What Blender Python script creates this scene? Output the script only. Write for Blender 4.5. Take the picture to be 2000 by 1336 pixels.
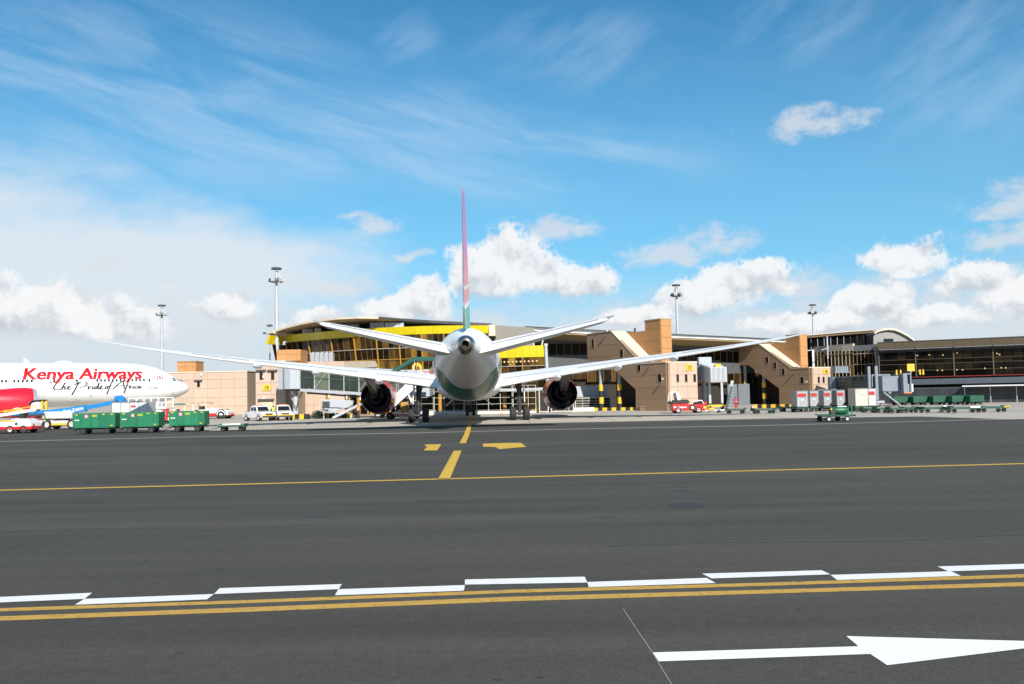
import bpy, bmesh, math, random
from mathutils import Vector, Matrix
random.seed(7)
R = math.radians
for o in list(bpy.data.objects): bpy.data.objects.remove(o, do_unlink=True)
scene = bpy.context.scene
COL = scene.collection

# ------------------------------------------------------------------ camera
FPX, X0, Y0C, HCAM = 1800.0, 1020.0, 668.0, 2.6
PITCH, ROLL = math.atan(100/FPX), R(1.2)
fwd = Vector((0, math.cos(PITCH), math.sin(PITCH)))
r0 = Vector((1,0,0)); u0 = Vector((0,-math.sin(PITCH), math.cos(PITCH)))
rgt = math.cos(ROLL)*r0 - math.sin(ROLL)*u0
upv = math.sin(ROLL)*r0 + math.cos(ROLL)*u0
CAM = Vector((0,0,HCAM))
cd = bpy.data.cameras.new('camera'); cam = bpy.data.objects.new('camera', cd); COL.objects.link(cam)
m3 = Matrix((rgt, upv, -fwd)).transposed()
cam.matrix_world = Matrix.Translation(CAM) @ m3.to_4x4()
cd.sensor_width = 36; cd.lens = 36*FPX/2000; cd.shift_x = -(X0-1000)/2000
cd.clip_start = 0.1; cd.clip_end = 9000
scene.camera = cam

def ray(px, py):
    return (fwd*FPX + rgt*(px-X0) - upv*(py-Y0C)).normalized()
def P(px, py, Y):
    d = ray(px, py); return CAM + d*(Y/d.y)
def G(px, py, z=0.0):
    d = ray(px, py); return CAM + d*((z-HCAM)/d.z)
def XX(px, Y, py=760): return P(px, py, Y).x
def ZZ(px, py, Y): return P(px, py, Y).z

# ------------------------------------------------------------------ sun, world
SUN_EL, SUN_AZ = R(34), R(180-18)
sdir = Vector((math.sin(SUN_AZ)*math.cos(SUN_EL), math.cos(SUN_AZ)*math.cos(SUN_EL), math.sin(SUN_EL)))
sl = bpy.data.lights.new('sun', 'SUN'); sl.energy = 5.0; sl.angle = R(0.53); sl.color = (1.0, 0.94, 0.86)
so = bpy.data.objects.new('sun', sl); COL.objects.link(so)
so.rotation_euler = (-sdir).to_track_quat('-Z', 'Y').to_euler()
so.location = (40,-60,60)
scene.view_settings.view_transform = 'Standard'; scene.view_settings.look = 'None'
scene.view_settings.exposure = 0.42; scene.view_settings.gamma = 1.0
scene.view_settings.use_curve_mapping = False
SKY_S = 0.085

class NT:
    """small wrapper to write node graphs as expressions"""
    def __init__(s, tree): s.t = tree; s.n = tree.nodes; s.l = tree.links
    def put(s, sock, v):
        if isinstance(v, bpy.types.NodeSocket): s.l.new(v, sock)
        elif v is not None: sock.default_value = v
    def math(s, op, a, b=None, c=None, clamp=False):
        n = s.n.new('ShaderNodeMath'); n.operation = op; n.use_clamp = clamp
        s.put(n.inputs[0], a); s.put(n.inputs[1], b)
        if c is not None: s.put(n.inputs[2], c)
        return n.outputs[0]
    def vec(s, op, a, b=None, c=None, out=0):
        n = s.n.new('ShaderNodeVectorMath'); n.operation = op
        s.put(n.inputs[0], a)
        if b is not None: s.put(n.inputs[1], b)
        if c is not None: s.put(n.inputs[2], c)
        return n.outputs[out]
    def length(s, a): return s.vec('LENGTH', a, out=1)
    def comb(s, x, y, z=0.0):
        n = s.n.new('ShaderNodeCombineXYZ')
        for i, v in enumerate((x, y, z)): s.put(n.inputs[i], v)
        return n.outputs[0]
    def sep(s, v):
        n = s.n.new('ShaderNodeSeparateXYZ'); s.l.new(v, n.inputs[0]); return n.outputs
    def noise(s, v, scale, detail=4, rough=0.55, dist=0.0, out='Fac'):
        n = s.n.new('ShaderNodeTexNoise'); n.noise_dimensions = '3D'
        if v is not None: s.l.new(v, n.inputs['Vector'])
        n.inputs['Scale'].default_value = scale; n.inputs['Detail'].default_value = detail
        n.inputs['Roughness'].default_value = rough; n.inputs['Distortion'].default_value = dist
        return n.outputs[out]
    def smooth(s, v, lo, hi):
        n = s.n.new('ShaderNodeMapRange'); n.interpolation_type = 'SMOOTHSTEP'
        s.put(n.inputs[0], v); s.put(n.inputs[1], lo); s.put(n.inputs[2], hi)
        n.inputs[3].default_value = 0; n.inputs[4].default_value = 1
        return n.outputs[0]
    def mix(s, f, a, b, blend='MIX'):
        n = s.n.new('ShaderNodeMix'); n.data_type = 'RGBA'; n.blend_type = blend
        s.put(n.inputs[0], f); s.put(n.inputs[6], a); s.put(n.inputs[7], b)
        return n.outputs[2]

def col4(c): return (c[0], c[1], c[2], 1.0)
def srgb(r, g, b):
    f = lambda v: ((v/255+0.055)/1.055)**2.4 if v > 10 else v/255/12.92
    return (f(r), f(g), f(b))

world = bpy.data.worlds.new('World'); scene.world = world; world.use_nodes = True
wt = world.node_tree; wt.nodes.clear(); w = NT(wt)
sky = wt.nodes.new('ShaderNodeTexSky'); sky.sky_type = 'NISHITA'; sky.sun_disc = False
sky.sun_elevation = SUN_EL; sky.sun_rotation = SUN_AZ
sky.altitude = 1600; sky.air_density = 1.0; sky.dust_density = 0.6; sky.ozone_density = 1.6
tc = wt.nodes.new('ShaderNodeTexCoord')
D = w.vec('NORMALIZE', tc.outputs['Generated'])
dx, dy, dz = w.sep(D)
az = w.math('ARCTAN2', dx, dy); el = w.math('ARCSINE', dz)
UV = w.comb(w.math('MULTIPLY', az, FPX), w.math('MULTIPLY', el, FPX))
def uv(px, py):
    d = ray(px, py); return math.atan2(d.x, d.y)*FPX, math.asin(d.z)*FPX

def blobs(nt, p, lst, shade=False):
    """1 - distance to the nearest cloud heap, in heap radii (and the same seen from below, for shading)"""
    acc = sh = None
    for (px, py, rx, ry, low) in lst:
        cu, cv = uv(px, py)
        v = nt.vec('MULTIPLY_ADD', p, (1/rx, 1/ry, 0), (-cu/rx, -cv/ry, 0))
        if low: v = nt.vec('MULTIPLY_ADD', nt.vec('MINIMUM', v, (0,0,0)), (0, low, 0), v)
        ln = nt.length(v)
        acc = ln if acc is None else nt.math('MINIMUM', acc, ln)
        if shade:
            q = nt.math('SUBTRACT', ln, nt.vec('DOT_PRODUCT', v, (.10,.62,0), out=1))
            sh = q if sh is None else nt.math('MINIMUM', sh, q)
    return (nt.math('SUBTRACT', 1, acc), nt.math('SUBTRACT', 1, sh)) if shade else nt.math('SUBTRACT', 1, acc)
# (px, py, radius x, radius y, extra flattening below): the heaped clouds low over the terminal
CUM = [(1000,535,100,100,1.2),(1070,555,105,66,1.0),(1130,565,80,48,1.0),(905,540,44,84,.6),(940,560,60,70,1),
       (1425,570,112,70,.5),(1475,560,88,62,1.0),(1350,590,80,55,.6),
       (1770,515,92,54,1.5),(1705,600,100,56,.4),(1800,625,110,36,.6),(1925,555,80,48,.8),(1990,580,90,50,.8),
       (825,600,84,60,.6),(770,612,70,40,.6),
       (100,620,150,66,.4),(10,620,120,66,.4),(-90,600,130,90,.5),(215,640,120,44,.4),
       (445,605,80,44,.5),(600,635,80,30,.4),
       (1250,625,90,34,.5),(1560,640,120,38,.4),(2090,590,120,76,.6)]
GREY = [(260,650,620,105,.2),(760,650,420,70,.2),(1330,650,520,80,.2),(1850,620,420,110,.2),(1600,250,120,48,.8),(1560,245,70,40,.8),(740,440,66,36,.4),(688,420,44,18,.3),(800,502,56,14,.3),
        (1085,450,95,40,.7),(1300,505,130,40,.7),(1400,480,85,48,.7),(1570,560,100,40,.6),(1975,405,110,42,.6),(1965,470,100,40,.6),
        (670,570,110,34,.6),(190,520,60,18,.3),(330,545,70,14,.3)]
def n2(nt, v, scale, detail, rough, out='Fac'):
    o = nt.noise(v, scale, detail, rough, out=out); o.node.noise_dimensions = '2D'; return o
pu, pv, _ = w.sep(UV)
warp = w.vec('MULTIPLY_ADD', w.vec('SUBTRACT', n2(w, UV, .011, 2, .5, 'Color'), (.5,.5,.5)), (46,34,0), UV)
big = n2(w, w.vec('MULTIPLY', UV, (1/520, 1/170, 1)), 1.0, 1, .5)
outm = w.smooth(w.math('ABSOLUTE', w.math('ADD', pu, 30)), 1150, 1400)
lowm = w.math('SUBTRACT', 1, w.smooth(pv, 250, 620))
gen = w.math('MULTIPLY', w.math('MULTIPLY', w.math('MULTIPLY_ADD', big, 3.4, -1.35), outm), lowm)
gen = w.math('MINIMUM', w.math('ADD', gen, w.math('SUBTRACT', outm, 1)), .7)   # the same kind of cloud goes on all round
nA = n2(w, UV, .014, 7, .54); nB = n2(w, w.vec('ADD', UV, (8, 22, 0)), .014, 4, .54)
bC, bS = blobs(w, warp, CUM, True)
bC = w.math('MAXIMUM', bC, gen)
bG = w.math('MAXIMUM', blobs(w, warp, GREY), w.math('SUBTRACT', gen, .15))
nz = w.math('SUBTRACT', nA, .5)
nE = n2(w, w.vec('ADD', UV, (300, 70, 0)), .045, 5, .6)
bil = w.math('MULTIPLY_ADD', w.math('ABSOLUTE', w.math('SUBTRACT', nE, .5)), -1.5, .16)
nW = w.math('SUBTRACT', n2(w, w.vec('MULTIPLY', UV, (.7,1.2,1)), .02, 7, .68), .5)
c0 = w.math('ADD', w.math('MULTIPLY_ADD', nz, 1.15, bC), w.math('MULTIPLY', bil, .55)); g0 = w.math('MULTIPLY_ADD', nW, 2.1, bG)
# crisp tops, soft bases
under = w.smooth(w.math('SUBTRACT', bS, bC), -.55, .15)
aC = w.math('MULTIPLY', w.smooth(c0, 0.02, w.math('MULTIPLY_ADD', under, -.58, .95)), .95)
aG = w.math('MULTIPLY', w.smooth(g0, 0.0, 0.9), 0.74)
lit = w.math('ADD', w.math('ADD', w.math('MULTIPLY', w.math('SUBTRACT', nA, nB), 2.2), w.math('MULTIPLY', bil, .55)), w.math('MULTIPLY_ADD', under, .66, .14))
lit = w.smooth(lit, 0.05, 1.0)
K = 1/SKY_S
ex = 2**-scene.view_settings.exposure
def cc(r, g, b, k=1.0): return tuple(v*K*ex*k for v in srgb(r, g, b))+(1.0,)
ccol = w.mix(lit, cc(202,208,216), cc(248,249,250))
# thin high veil: streaks falling to the right
def veil(ang, sx, sy, off, lo, hi, wa):
    c, s = math.cos(ang), math.sin(ang)
    u_ = w.math('ADD', w.vec('DOT_PRODUCT', UV, (c/sx, s/sx, 0), out=1), off); v_ = w.vec('DOT_PRODUCT', UV, (-s/sy, c/sy, 0), out=1)
    p = w.comb(u_, v_)
    if wa: p = w.vec('MULTIPLY_ADD', w.vec('SUBTRACT', n2(w, p, .7, 2, .5, 'Color'), (.5,.5,.5)), (wa,wa,0), p)
    return w.smooth(n2(w, p, 1.0, 7, .6), lo, hi)
v1 = veil(R(-13), 360, 66, 1.3, .26, .84, 1.0); v3 = veil(R(28), 260, 80, 8.7, .30, .86, 0)
mA = w.smooth(blobs(w, UV, [(260,210,640,240,0),(640,270,640,150,0),(1020,320,520,110,0)]), 0, .7)
mB = w.smooth(blobs(w, UV, [(1560,40,200,120,0),(1900,120,330,220,0),(1120,100,280,110,0),(785,75,110,80,0)]), 0, .8)
va = w.math('MULTIPLY', v1, w.math('MULTIPLY_ADD', mA, .56, .06))
vb = w.math('MULTIPLY', v3, w.math('MULTIPLY', mB, .42))
# pale bank low on the left
bk = w.math('MULTIPLY_ADD', w.math('SUBTRACT', n2(w, w.vec('MULTIPLY', UV, (.35,1,1)), .011, 5, .6), .5), .7, blobs(w, UV, [(40,540,700,190,.2),(420,530,420,110,.2),(-300,500,600,240,.2)]))
mBank = w.math('MULTIPLY', w.smooth(bk, -.05, .6), .90)
hz = w.math('MULTIPLY', w.math('SUBTRACT', 1, w.smooth(pv, 50, 270)), .90)
hz2 = w.math('MULTIPLY', w.math('SUBTRACT', 1, w.smooth(pv, 120, 820)), .58)
skyc = w.mix(1.0, sky.outputs[0], (0.33, 1.02, 1.20, 1), 'MULTIPLY')
res = w.mix(w.math('MAXIMUM', va, vb), skyc, cc(190,216,242))
res = w.mix(hz2, res, cc(150,206,238))
res = w.mix(hz, res, cc(218,224,231))
res = w.mix(mBank, res, cc(226,234,241))
res = w.mix(aG, res, cc(222,226,232))
res = w.mix(aC, res, ccol)
bg = wt.nodes.new('ShaderNodeBackground'); bg.inputs[1].default_value = SKY_S
wt.links.new(res, bg.inputs[0])
wo = wt.nodes.new('ShaderNodeOutputWorld'); wt.links.new(bg.outputs[0], wo.inputs[0])
world.cycles.sampling_method = 'MANUAL'; world.cycles.sample_map_resolution = 512

# ------------------------------------------------------------------ materials
MATS = {}
def M(name, c, rough=.5, metal=0.0, coat=0.0, spec=.5, var=.06, vs=1.5, bump=0.0, bs=30.0, streak=False, rnd=0.0):
    if name in MATS: return MATS[name]
    m = bpy.data.materials.new(name); m.use_nodes = True; t = m.node_tree; nt = NT(t)
    b = t.nodes['Principled BSDF']
    b.inputs['Roughness'].default_value = rough; b.inputs['Metallic'].default_value = metal
    b.inputs['Coat Weight'].default_value = coat; b.inputs['Coat Roughness'].default_value = .08
    b.inputs['Specular IOR Level'].default_value = spec
    tcn = t.nodes.new('ShaderNodeTexCoord'); v = tcn.outputs['Object']
    if streak: v = nt.vec('MULTIPLY', v, (1,1,.18))
    n = nt.noise(v, vs, 6, .62)
    f = nt.math('MULTIPLY_ADD', nt.math('SUBTRACT', n, .5), 2*var*2, 1.0)
    if rnd:
        oi = t.nodes.new('ShaderNodeObjectInfo')
        f = nt.math('MULTIPLY', f, nt.math('MULTIPLY_ADD', nt.math('SUBTRACT', oi.outputs['Random'], .5), 2*rnd, 1.0))
    cN = nt.vec('SCALE', c[:3]); sc = cN.node; nt.put(sc.inputs['Scale'], f)
    t.links.new(cN, b.inputs['Base Color'])
    r = nt.math('MULTIPLY_ADD', nt.math('SUBTRACT', n, .5), .25, rough, clamp=True); t.links.new(r, b.inputs['Roughness'])
    if bump:
        bn = t.nodes.new('ShaderNodeBump'); bn.inputs['Strength'].default_value = bump; bn.inputs['Distance'].default_value = .02
        t.links.new(nt.noise(tcn.outputs['Object'], bs, 5, .6), bn.inputs['Height']); t.links.new(bn.outputs[0], b.inputs['Normal'])
    MATS[name] = m; return m

def paint(name, c, under, wear=.45, sc=3.0, crk=.6):
    """road paint worn through to the asphalt"""
    if name in MATS: return MATS[name]
    m = bpy.data.materials.new(name); m.use_nodes = True; t = m.node_tree; nt = NT(t); b = t.nodes['Principled BSDF']
    g = t.nodes.new('ShaderNodeNewGeometry'); v = g.outputs['Position']
    n = nt.noise(v, sc, 8, .7); n2 = nt.noise(v, sc*9, 5, .7)
    cr = nt.noise(nt.vec('MULTIPLY', v, (1,1.6,1)), sc*.55, 5, .55)
    crack = nt.math('SUBTRACT', 1, nt.smooth(nt.math('ABSOLUTE', nt.math('SUBTRACT', cr, .5)), .0, .010))
    f = nt.smooth(nt.math('ADD', nt.math('MULTIPLY', n, .6), nt.math('MULTIPLY', n2, .4)), 1-wear, 1-wear+.10)
    f = nt.math('MAXIMUM', nt.math('MULTIPLY', f, .75), nt.math('MULTIPLY', crack, crk))
    cv = nt.vec('SCALE', c[:3]); nt.put(cv.node.inputs['Scale'], nt.math('MULTIPLY_ADD', n2, .3, .85))
    t.links.new(nt.mix(f, cv, col4(under)), b.inputs['Base Color']); b.inputs['Roughness'].default_value = .75
    MATS[name] = m; return m

# ------------------------------------------------------------------ mesh building
class MB:
    def __init__(s): s.v = []; s.f = []
    def add(s, vs, fs):
        k = len(s.v); s.v += [tuple(v) for v in vs]; s.f += [tuple(i+k for i in f) for f in fs]; return s
    def hexa(s, p):   # 8 points, bottom ring then top ring
        return s.add(p, [(0,3,2,1),(4,5,6,7),(0,1,5,4),(1,2,6,5),(2,3,7,6),(3,0,4,7)])
    def box(s, x0, x1, y0, y1, z0, z1):
        return s.hexa([(x0,y0,z0),(x1,y0,z0),(x1,y1,z0),(x0,y1,z0),(x0,y0,z1),(x1,y0,z1),(x1,y1,z1),(x0,y1,z1)])
    def tbox(s, x0, x1, y0, y1, z0, z1, tx=0, ty=0):   # top shrunk
        return s.hexa([(x0,y0,z0),(x1,y0,z0),(x1,y1,z0),(x0,y1,z0),(x0+tx,y0+ty,z1),(x1-tx,y0+ty,z1),(x1-tx,y1-ty,z1),(x0+tx,y1-ty,z1)])
    def beam(s, a, b, w=.1, h=None):
        a, b = Vector(a), Vector(b); h = h or w; d = (b-a).normalized()
        up = Vector((0,0,1)) if abs(d.z) < .95 else Vector((0,1,0))
        r = d.cross(up).normalized()*w/2; u = r.cross(d).normalized()*h/2
        return s.hexa([a-r-u, a+r-u, a+r+u, a-r+u, b-r-u, b+r-u, b+r+u, b-r+u])
    def cyl(s, a, b, r0=.1, r1=None, n=14, cap=True):
        a, b = Vector(a), Vector(b); r1 = r0 if r1 is None else r1; d = (b-a).normalized()
        up = Vector((0,0,1)) if abs(d.z) < .95 else Vector((0,1,0))
        x = d.cross(up).normalized(); y = x.cross(d).normalized()
        vs = []; 
        for c, r in ((a, r0), (b, r1)):
            for i in range(n):
                t = 2*math.pi*i/n; vs.append(c + x*(r*math.cos(t)) + y*(r*math.sin(t)))
        fs = [(i, (i+1)%n, n+(i+1)%n, n+i) for i in range(n)]
        if cap: fs += [tuple(range(n-1,-1,-1)), tuple(range(n,2*n))]
        return s.add(vs, fs)
    def path(s, pts, r=.04, n=8):
        for a, b in zip(pts[:-1], pts[1:]): s.cyl(a, b, r, r, n)
        return s
    def loft(s, rings, cap=True, closed=True):
        n = len(rings[0]); vs = [p for r in rings for p in r]; fs = []
        for k in range(len(rings)-1):
            for i in range(n if closed else n-1):
                j = (i+1) % n; fs.append((k*n+i, k*n+j, (k+1)*n+j, (k+1)*n+i))
        if cap: fs += [tuple(range(n-1,-1,-1)), tuple(range((len(rings)-1)*n, len(rings)*n))]
        return s.add(vs, fs)
    def lathe(s, prof, o=(0,0,0), axis='Y', n=40, cap=False):   # prof: (along, radius)
        rings = []
        for a, r in prof:
            ring = []
            for i in range(n):
                t = 2*math.pi*i/n; c, q = r*math.cos(t), r*math.sin(t)
                ring.append({'Y': (o[0]+c, o[1]+a, o[2]+q), 'Z': (o[0]+c, o[1]+q, o[2]+a), 'X': (o[0]+a, o[1]+c, o[2]+q)}[axis])
            rings.append(ring)
        return s.loft(rings, cap)
    def prism(s, poly, d):   # poly: 3D points; d: extrusion vector
        n = len(poly); d = Vector(d); vs = [Vector(p) for p in poly]; vs = vs+[p+d for p in vs]
        return s.add(vs, [tuple(range(n-1,-1,-1)), tuple(range(n,2*n))]+[(i,(i+1)%n,n+(i+1)%n,n+i) for i in range(n)])
    def sheet(s, poly): return s.add(poly, [tuple(range(len(poly)))])
    def build(s, name, m, parent=None, smooth=False, bevel=0.0, ang=35, recalc=True):
        me = bpy.data.meshes.new(name); me.from_pydata(s.v, [], s.f)
        if recalc:
            bm = bmesh.new(); bm.from_mesh(me); bmesh.ops.recalc_face_normals(bm, faces=bm.faces)
            if bevel: bmesh.ops.bevel(bm, geom=[e for e in bm.edges if e.calc_face_angle(0) > .6], offset=bevel, segments=1, affect='EDGES', clamp_overlap=True)
            bm.to_mesh(me); bm.free()
        if smooth:
            me.polygons.foreach_set('use_smooth', [True]*len(me.polygons)); me.set_sharp_from_angle(angle=R(ang))
        me.materials.append(m)
        o = bpy.data.objects.new(name, me); COL.objects.link(o)
        if parent: o.parent = parent
        return o

def tag(o, label, cat, group=None):
    o['label'] = label; o['category'] = cat
    if group: o['group'] = group
    return o
def thing(name, label, cat, loc=(0,0,0), rz=0.0, group=None):
    o = bpy.data.objects.new(name, None); COL.objects.link(o); o.empty_display_size = .2
    o.location = loc; o.rotation_euler = (0,0,rz); return tag(o, label, cat, group)
def node(name, parent):
    o = bpy.data.objects.new(name, None); COL.objects.link(o); o.parent = parent; o.empty_display_size = .1; return o
def struct(o): o['kind'] = 'structure'; return o
def copy_tree(o, parent=None):
    c = o.copy(); COL.objects.link(c); c.parent = parent
    for ch in list(o.children): copy_tree(ch, c)
    return c
def dup(root, loc, rz, label=None, group=None):
    c = copy_tree(root); c.location = loc; c.rotation_euler = (0,0,rz)
    if label: c['label'] = label
    if group: c['group'] = group
    return c
def inst_part(src, parent, loc=(0,0,0), rot=None, scale=None):
    c = src.copy(); COL.objects.link(c); c.parent = parent; c.location = loc
    if rot: c.rotation_euler = rot
    if scale: c.scale = scale
    return c

def text_polys(txt, size, shear=0.0, bold=0.0, align='LEFT', slices=0.0, sx=1.0, space=1.0):
    cu = bpy.data.curves.new('lettering', 'FONT'); cu.body = txt; cu.size = size; cu.shear = shear; cu.offset = bold
    cu.align_x = align; cu.resolution_u = 3; cu.space_character = space
    ob = bpy.data.objects.new('lettering', cu); COL.objects.link(ob)
    dg = bpy.context.evaluated_depsgraph_get(); dg.update()
    me = bpy.data.meshes.new_from_object(ob.evaluated_get(dg))
    bm = bmesh.new(); bm.from_mesh(me)
    if slices:
        ys = [v.co.y for v in bm.verts]; y = min(ys)+slices
        while y < max(ys):
            bmesh.ops.bisect_plane(bm, geom=bm.verts[:]+bm.edges[:]+bm.faces[:], plane_co=(0,y,0), plane_no=(0,1,0)); y += slices
    bm.verts.index_update()
    vs = [(v.co.x*sx, v.co.y) for v in bm.verts]; fs = [tuple(v.index for v in f.verts) for f in bm.faces]
    bm.free(); bpy.data.objects.remove(ob); bpy.data.meshes.remove(me); bpy.data.curves.remove(cu)
    return vs, fs
def text_on(name, txt, size, m, parent, org, u, v, n, **kw):
    """flat lettering: org = lower-left point, u = reading direction, v = up, n = outward normal"""
    vs, fs = text_polys(txt, size, **kw); org, u, v, n = Vector(org), Vector(u), Vector(v), Vector(n)
    mb = MB(); mb.add([org+u*a+v*b+n*.012 for a, b in vs], fs)
    return mb.build(name, m, parent, recalc=False)

# shared colours
WHITE = M('white_paint', (.78,.78,.77), .35, coat=.3, var=.03, vs=.8)
DWHITE = M('dull_white_paint', (.66,.65,.62), .5, var=.08)
BLACK = M('black_rubber', (.018,.018,.018), .75, var=.15)
DARK = M('dark_metal', (.045,.047,.05), .55, var=.12)
GREYM = M('grey_metal', (.33,.35,.37), .45, var=.08)
LGREY = M('light_grey_metal', (.42,.45,.48), .42, var=.06)
STEEL = M('bare_steel', (.42,.42,.41), .35, metal=.85, var=.1)
HUB = M('wheel_hub_white', (.6,.6,.58), .5, var=.1)
YEL = M('safety_yellow', (.72,.46,.03), .5, var=.07)
BLK = M('black_paint', (.022,.022,.024), .6, var=.12)
RED = M('red_paint', (.55,.018,.022), .35, coat=.3, var=.06)
GRN = M('cart_green', (.012,.165,.08), .5, var=.24, vs=3.0, streak=True, rnd=.14)
DGRN = M('dolly_green', (.012,.07,.04), .55, var=.15)
BLU = M('boom_blue', (.012,.20,.52), .4, coat=.2, var=.06)
GLASS_D = M('dark_glass', (.012,.014,.016), .08, spec=.6, var=.1)
PINK = M('pink_sticker', (.75,.08,.20), .5)
ORG = M('orange_paint', (.75,.20,.02), .5)
CONC_W = M('white_concrete', (.62,.58,.52), .85, var=.10, bump=.3)

# ------------------------------------------------------------------ ground
def ground_mat(name, c, c2, big, fine, bump, rough=.9, stain=.0):
    m = bpy.data.materials.new(name); m.use_nodes = True; t = m.node_tree; nt = NT(t); b = t.nodes['Principled BSDF']
    g = t.nodes.new('ShaderNodeNewGeometry'); v = g.outputs['Position']
    a = nt.noise(nt.vec('MULTIPLY', v, (.25,1,1)), big, 7, .6)
    a2 = nt.noise(nt.vec('MULTIPLY', v, (.10,1,1)), big*3.2, 6, .62)
    sp = nt.noise(v, fine, 4, .7); sp2 = nt.noise(v, fine*.18, 4, .6)
    st_ = nt.noise(nt.vec('MULTIPLY', v, (.035,.8,1)), 1.0, 6, .6)
    f = nt.math('ADD', nt.math('MULTIPLY', a, .4), nt.math('ADD', nt.math('MULTIPLY', a2, .3), nt.math('MULTIPLY', st_, .3)))
    mot = nt.noise(v, 5.0, 5, .65)
    colr = nt.mix(nt.smooth(f, .36, .64), col4(c), col4(c2))
    k = nt.math('ADD', nt.math('MULTIPLY_ADD', nt.math('SUBTRACT', sp, .5), 2.0, 1), nt.math('ADD', nt.math('MULTIPLY', nt.math('SUBTRACT', sp2, .5), .4), nt.math('MULTIPLY', nt.math('SUBTRACT', mot, .5), .35)))
    if stain:
        st = nt.smooth(nt.noise(nt.vec('MULTIPLY', v, (.35,1,1)), .22, 5, .55), .60, .76)
        k = nt.math('MULTIPLY', k, nt.math('MULTIPLY_ADD', st, -stain, 1))
    if rough < .95:
        lt = nt.smooth(nt.noise(v, 16, 3, .6), .66, .74); dk = nt.smooth(nt.noise(nt.vec('ADD', v, (9,4,0)), 6.5, 4, .6), .64, .72)
        ty = nt.smooth(nt.noise(nt.vec('MULTIPLY', v, (.03,2.4,1)), 1.0, 3, .5), .60, .72)
        ty = nt.math('MULTIPLY', ty, nt.smooth(nt.noise(nt.vec('MULTIPLY', v, (.02,.05,1)), 1.0, 2, .5), .40, .62))
        k = nt.math('ADD', nt.math('MULTIPLY', k, nt.math('MULTIPLY_ADD', dk, -.22, 1)), nt.math('MULTIPLY', lt, .35))
        k = nt.math('MULTIPLY', k, nt.math('MULTIPLY_ADD', ty, -.30, 1))
    sc = nt.vec('SCALE', colr); nt.put(sc.node.inputs['Scale'], k)
    t.links.new(sc, b.inputs['Base Color']); b.inputs['Roughness'].default_value = rough; b.inputs['Specular IOR Level'].default_value = .25
    bn = t.nodes.new('ShaderNodeBump'); bn.inputs['Strength'].default_value = bump; bn.inputs['Distance'].default_value = .006
    t.links.new(sp, bn.inputs['Height']); t.links.new(bn.outputs[0], b.inputs['Normal'])
    return m
ASPH = (.064,.061,.055)
asph = ground_mat('asphalt', (.048,.0455,.038), (.080,.0755,.063), .10, 38, .6, stain=.25)
conc = ground_mat('stand_concrete', (.36,.325,.27), (.45,.41,.345), .09, 22, .25, stain=.3)
mb = MB(); mb.sheet([(-2500,-800,0),(2500,-800,0),(2500,4500,0),(-2500,4500,0)])
ground = struct(mb.build('ground', conc))
edge = [G(x, y) for x, y in ((-900,842),(-300,838),(140,837),(300,839),(410,841),(700,835),(1100,825.5),(1550,817),(1797,813.5),(1955,818.5),(2150,819),(2700,810))]
mb = MB(); top = [(p.x, p.y, .004) for p in edge]
mb.sheet([(-900,-300,.004),(900,-300,.004)] + [(900, top[-1][1], .004)] + top[::-1] + [(-900, top[0][1], .004)])
apron = struct(mb.build('apron', asph))
WP = paint('white_road_paint', (.74,.74,.73), ASPH, .31, 4.0, .25)
WPB = paint('bright_white_road_paint', (.80,.80,.80), ASPH, .27, 3.5, .18)
YP = paint('yellow_road_paint', (.50,.295,.05), ASPH, .44, 5.0, .9)
YPB = paint('bright_yellow_road_paint', (.62,.38,.035), ASPH, .36, 1.2)
GP = paint('faded_road_paint', (.40,.385,.36), ASPH, .46, 2.5)
def mark(name, pts, m, z=.009):
    q = MB(); q.sheet([(p.x, p.y, z) for p in (G(x, y) for x, y in pts)]); o = q.build(name, m, apron); return o
def line(name, pts, wd, m, z=.009):
    q = MB(); ps = [G(x, y) for x, y in pts]
    L = []; Rr = []
    for i, p in enumerate(ps):
        a = ps[max(i-1,0)]; b = ps[min(i+1,len(ps)-1)]; d = (b-a).normalized(); n = Vector((-d.y, d.x, 0))*wd/2
        L.append((p.x+n.x, p.y+n.y, z)); Rr.append((p.x-n.x, p.y-n.y, z))
    for i in range(len(ps)-1): q.sheet([Rr[i], Rr[i+1], L[i+1], L[i]])
    return q.build(name, m, apron)
# zipper line: two staggered rows of white dashes
up_ = [((-60,1170),(180,1159),(165,1171),(-75,1181)), ((429,1150),(668,1142),(661,1152),(418,1161.5)), ((908,1133),(1142,1127.5),(1147,1139),(908,1143)),
       ((1371,1121.5),(1605,1115),(1622,1123),(1390,1131)), ((1831,1107.5),(2080,1100),(2100,1109),(1852,1117))]
lo_ = [((165,1171),(418,1161.5),(404,1172),(146,1182.5)), ((661,1152),(908,1144),(906,1155),(654,1164)), ((1147,1138),(1380,1130),(1398,1140),(1150,1148)),
       ((1622,1124),(1858,1117),(1877,1126),(1635,1134)), ((-400,1188),(-100,1183),(-120,1193),(-420,1199))]
for q in up_+lo_: mark('lane_dash', q, WP)
def band(name, tops, bots, m, z):
    mark(name, [(x, y) for x, y in tops]+[(x, y) for x, y in bots[::-1]], m, z)
xs = (-80,0,500,1000,1500,2000,2080)
band('yellow_line', list(zip(xs, (1191.6,1189,1172.5,1152.8,1139,1122.5,1119.8))), list(zip(xs, (1198,1195.4,1178.8,1159.3,1145.3,1129,1126.4))), YP, .008)
band('yellow_line', list(zip(xs, (1208,1205,1186.8,1166.6,1152.8,1138.3,1136))), list(zip(xs, (1216.6,1213.6,1195.6,1175.6,1160.5,1146,1143.6))), YP, .008)
mark('arrow_marking', ((1275,1276),(1677,1264),(1653,1244),(2000,1253.5),(2025,1258),(2000,1268),(1733,1301),(1700,1279),(1287,1293.5)), WPB)
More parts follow.
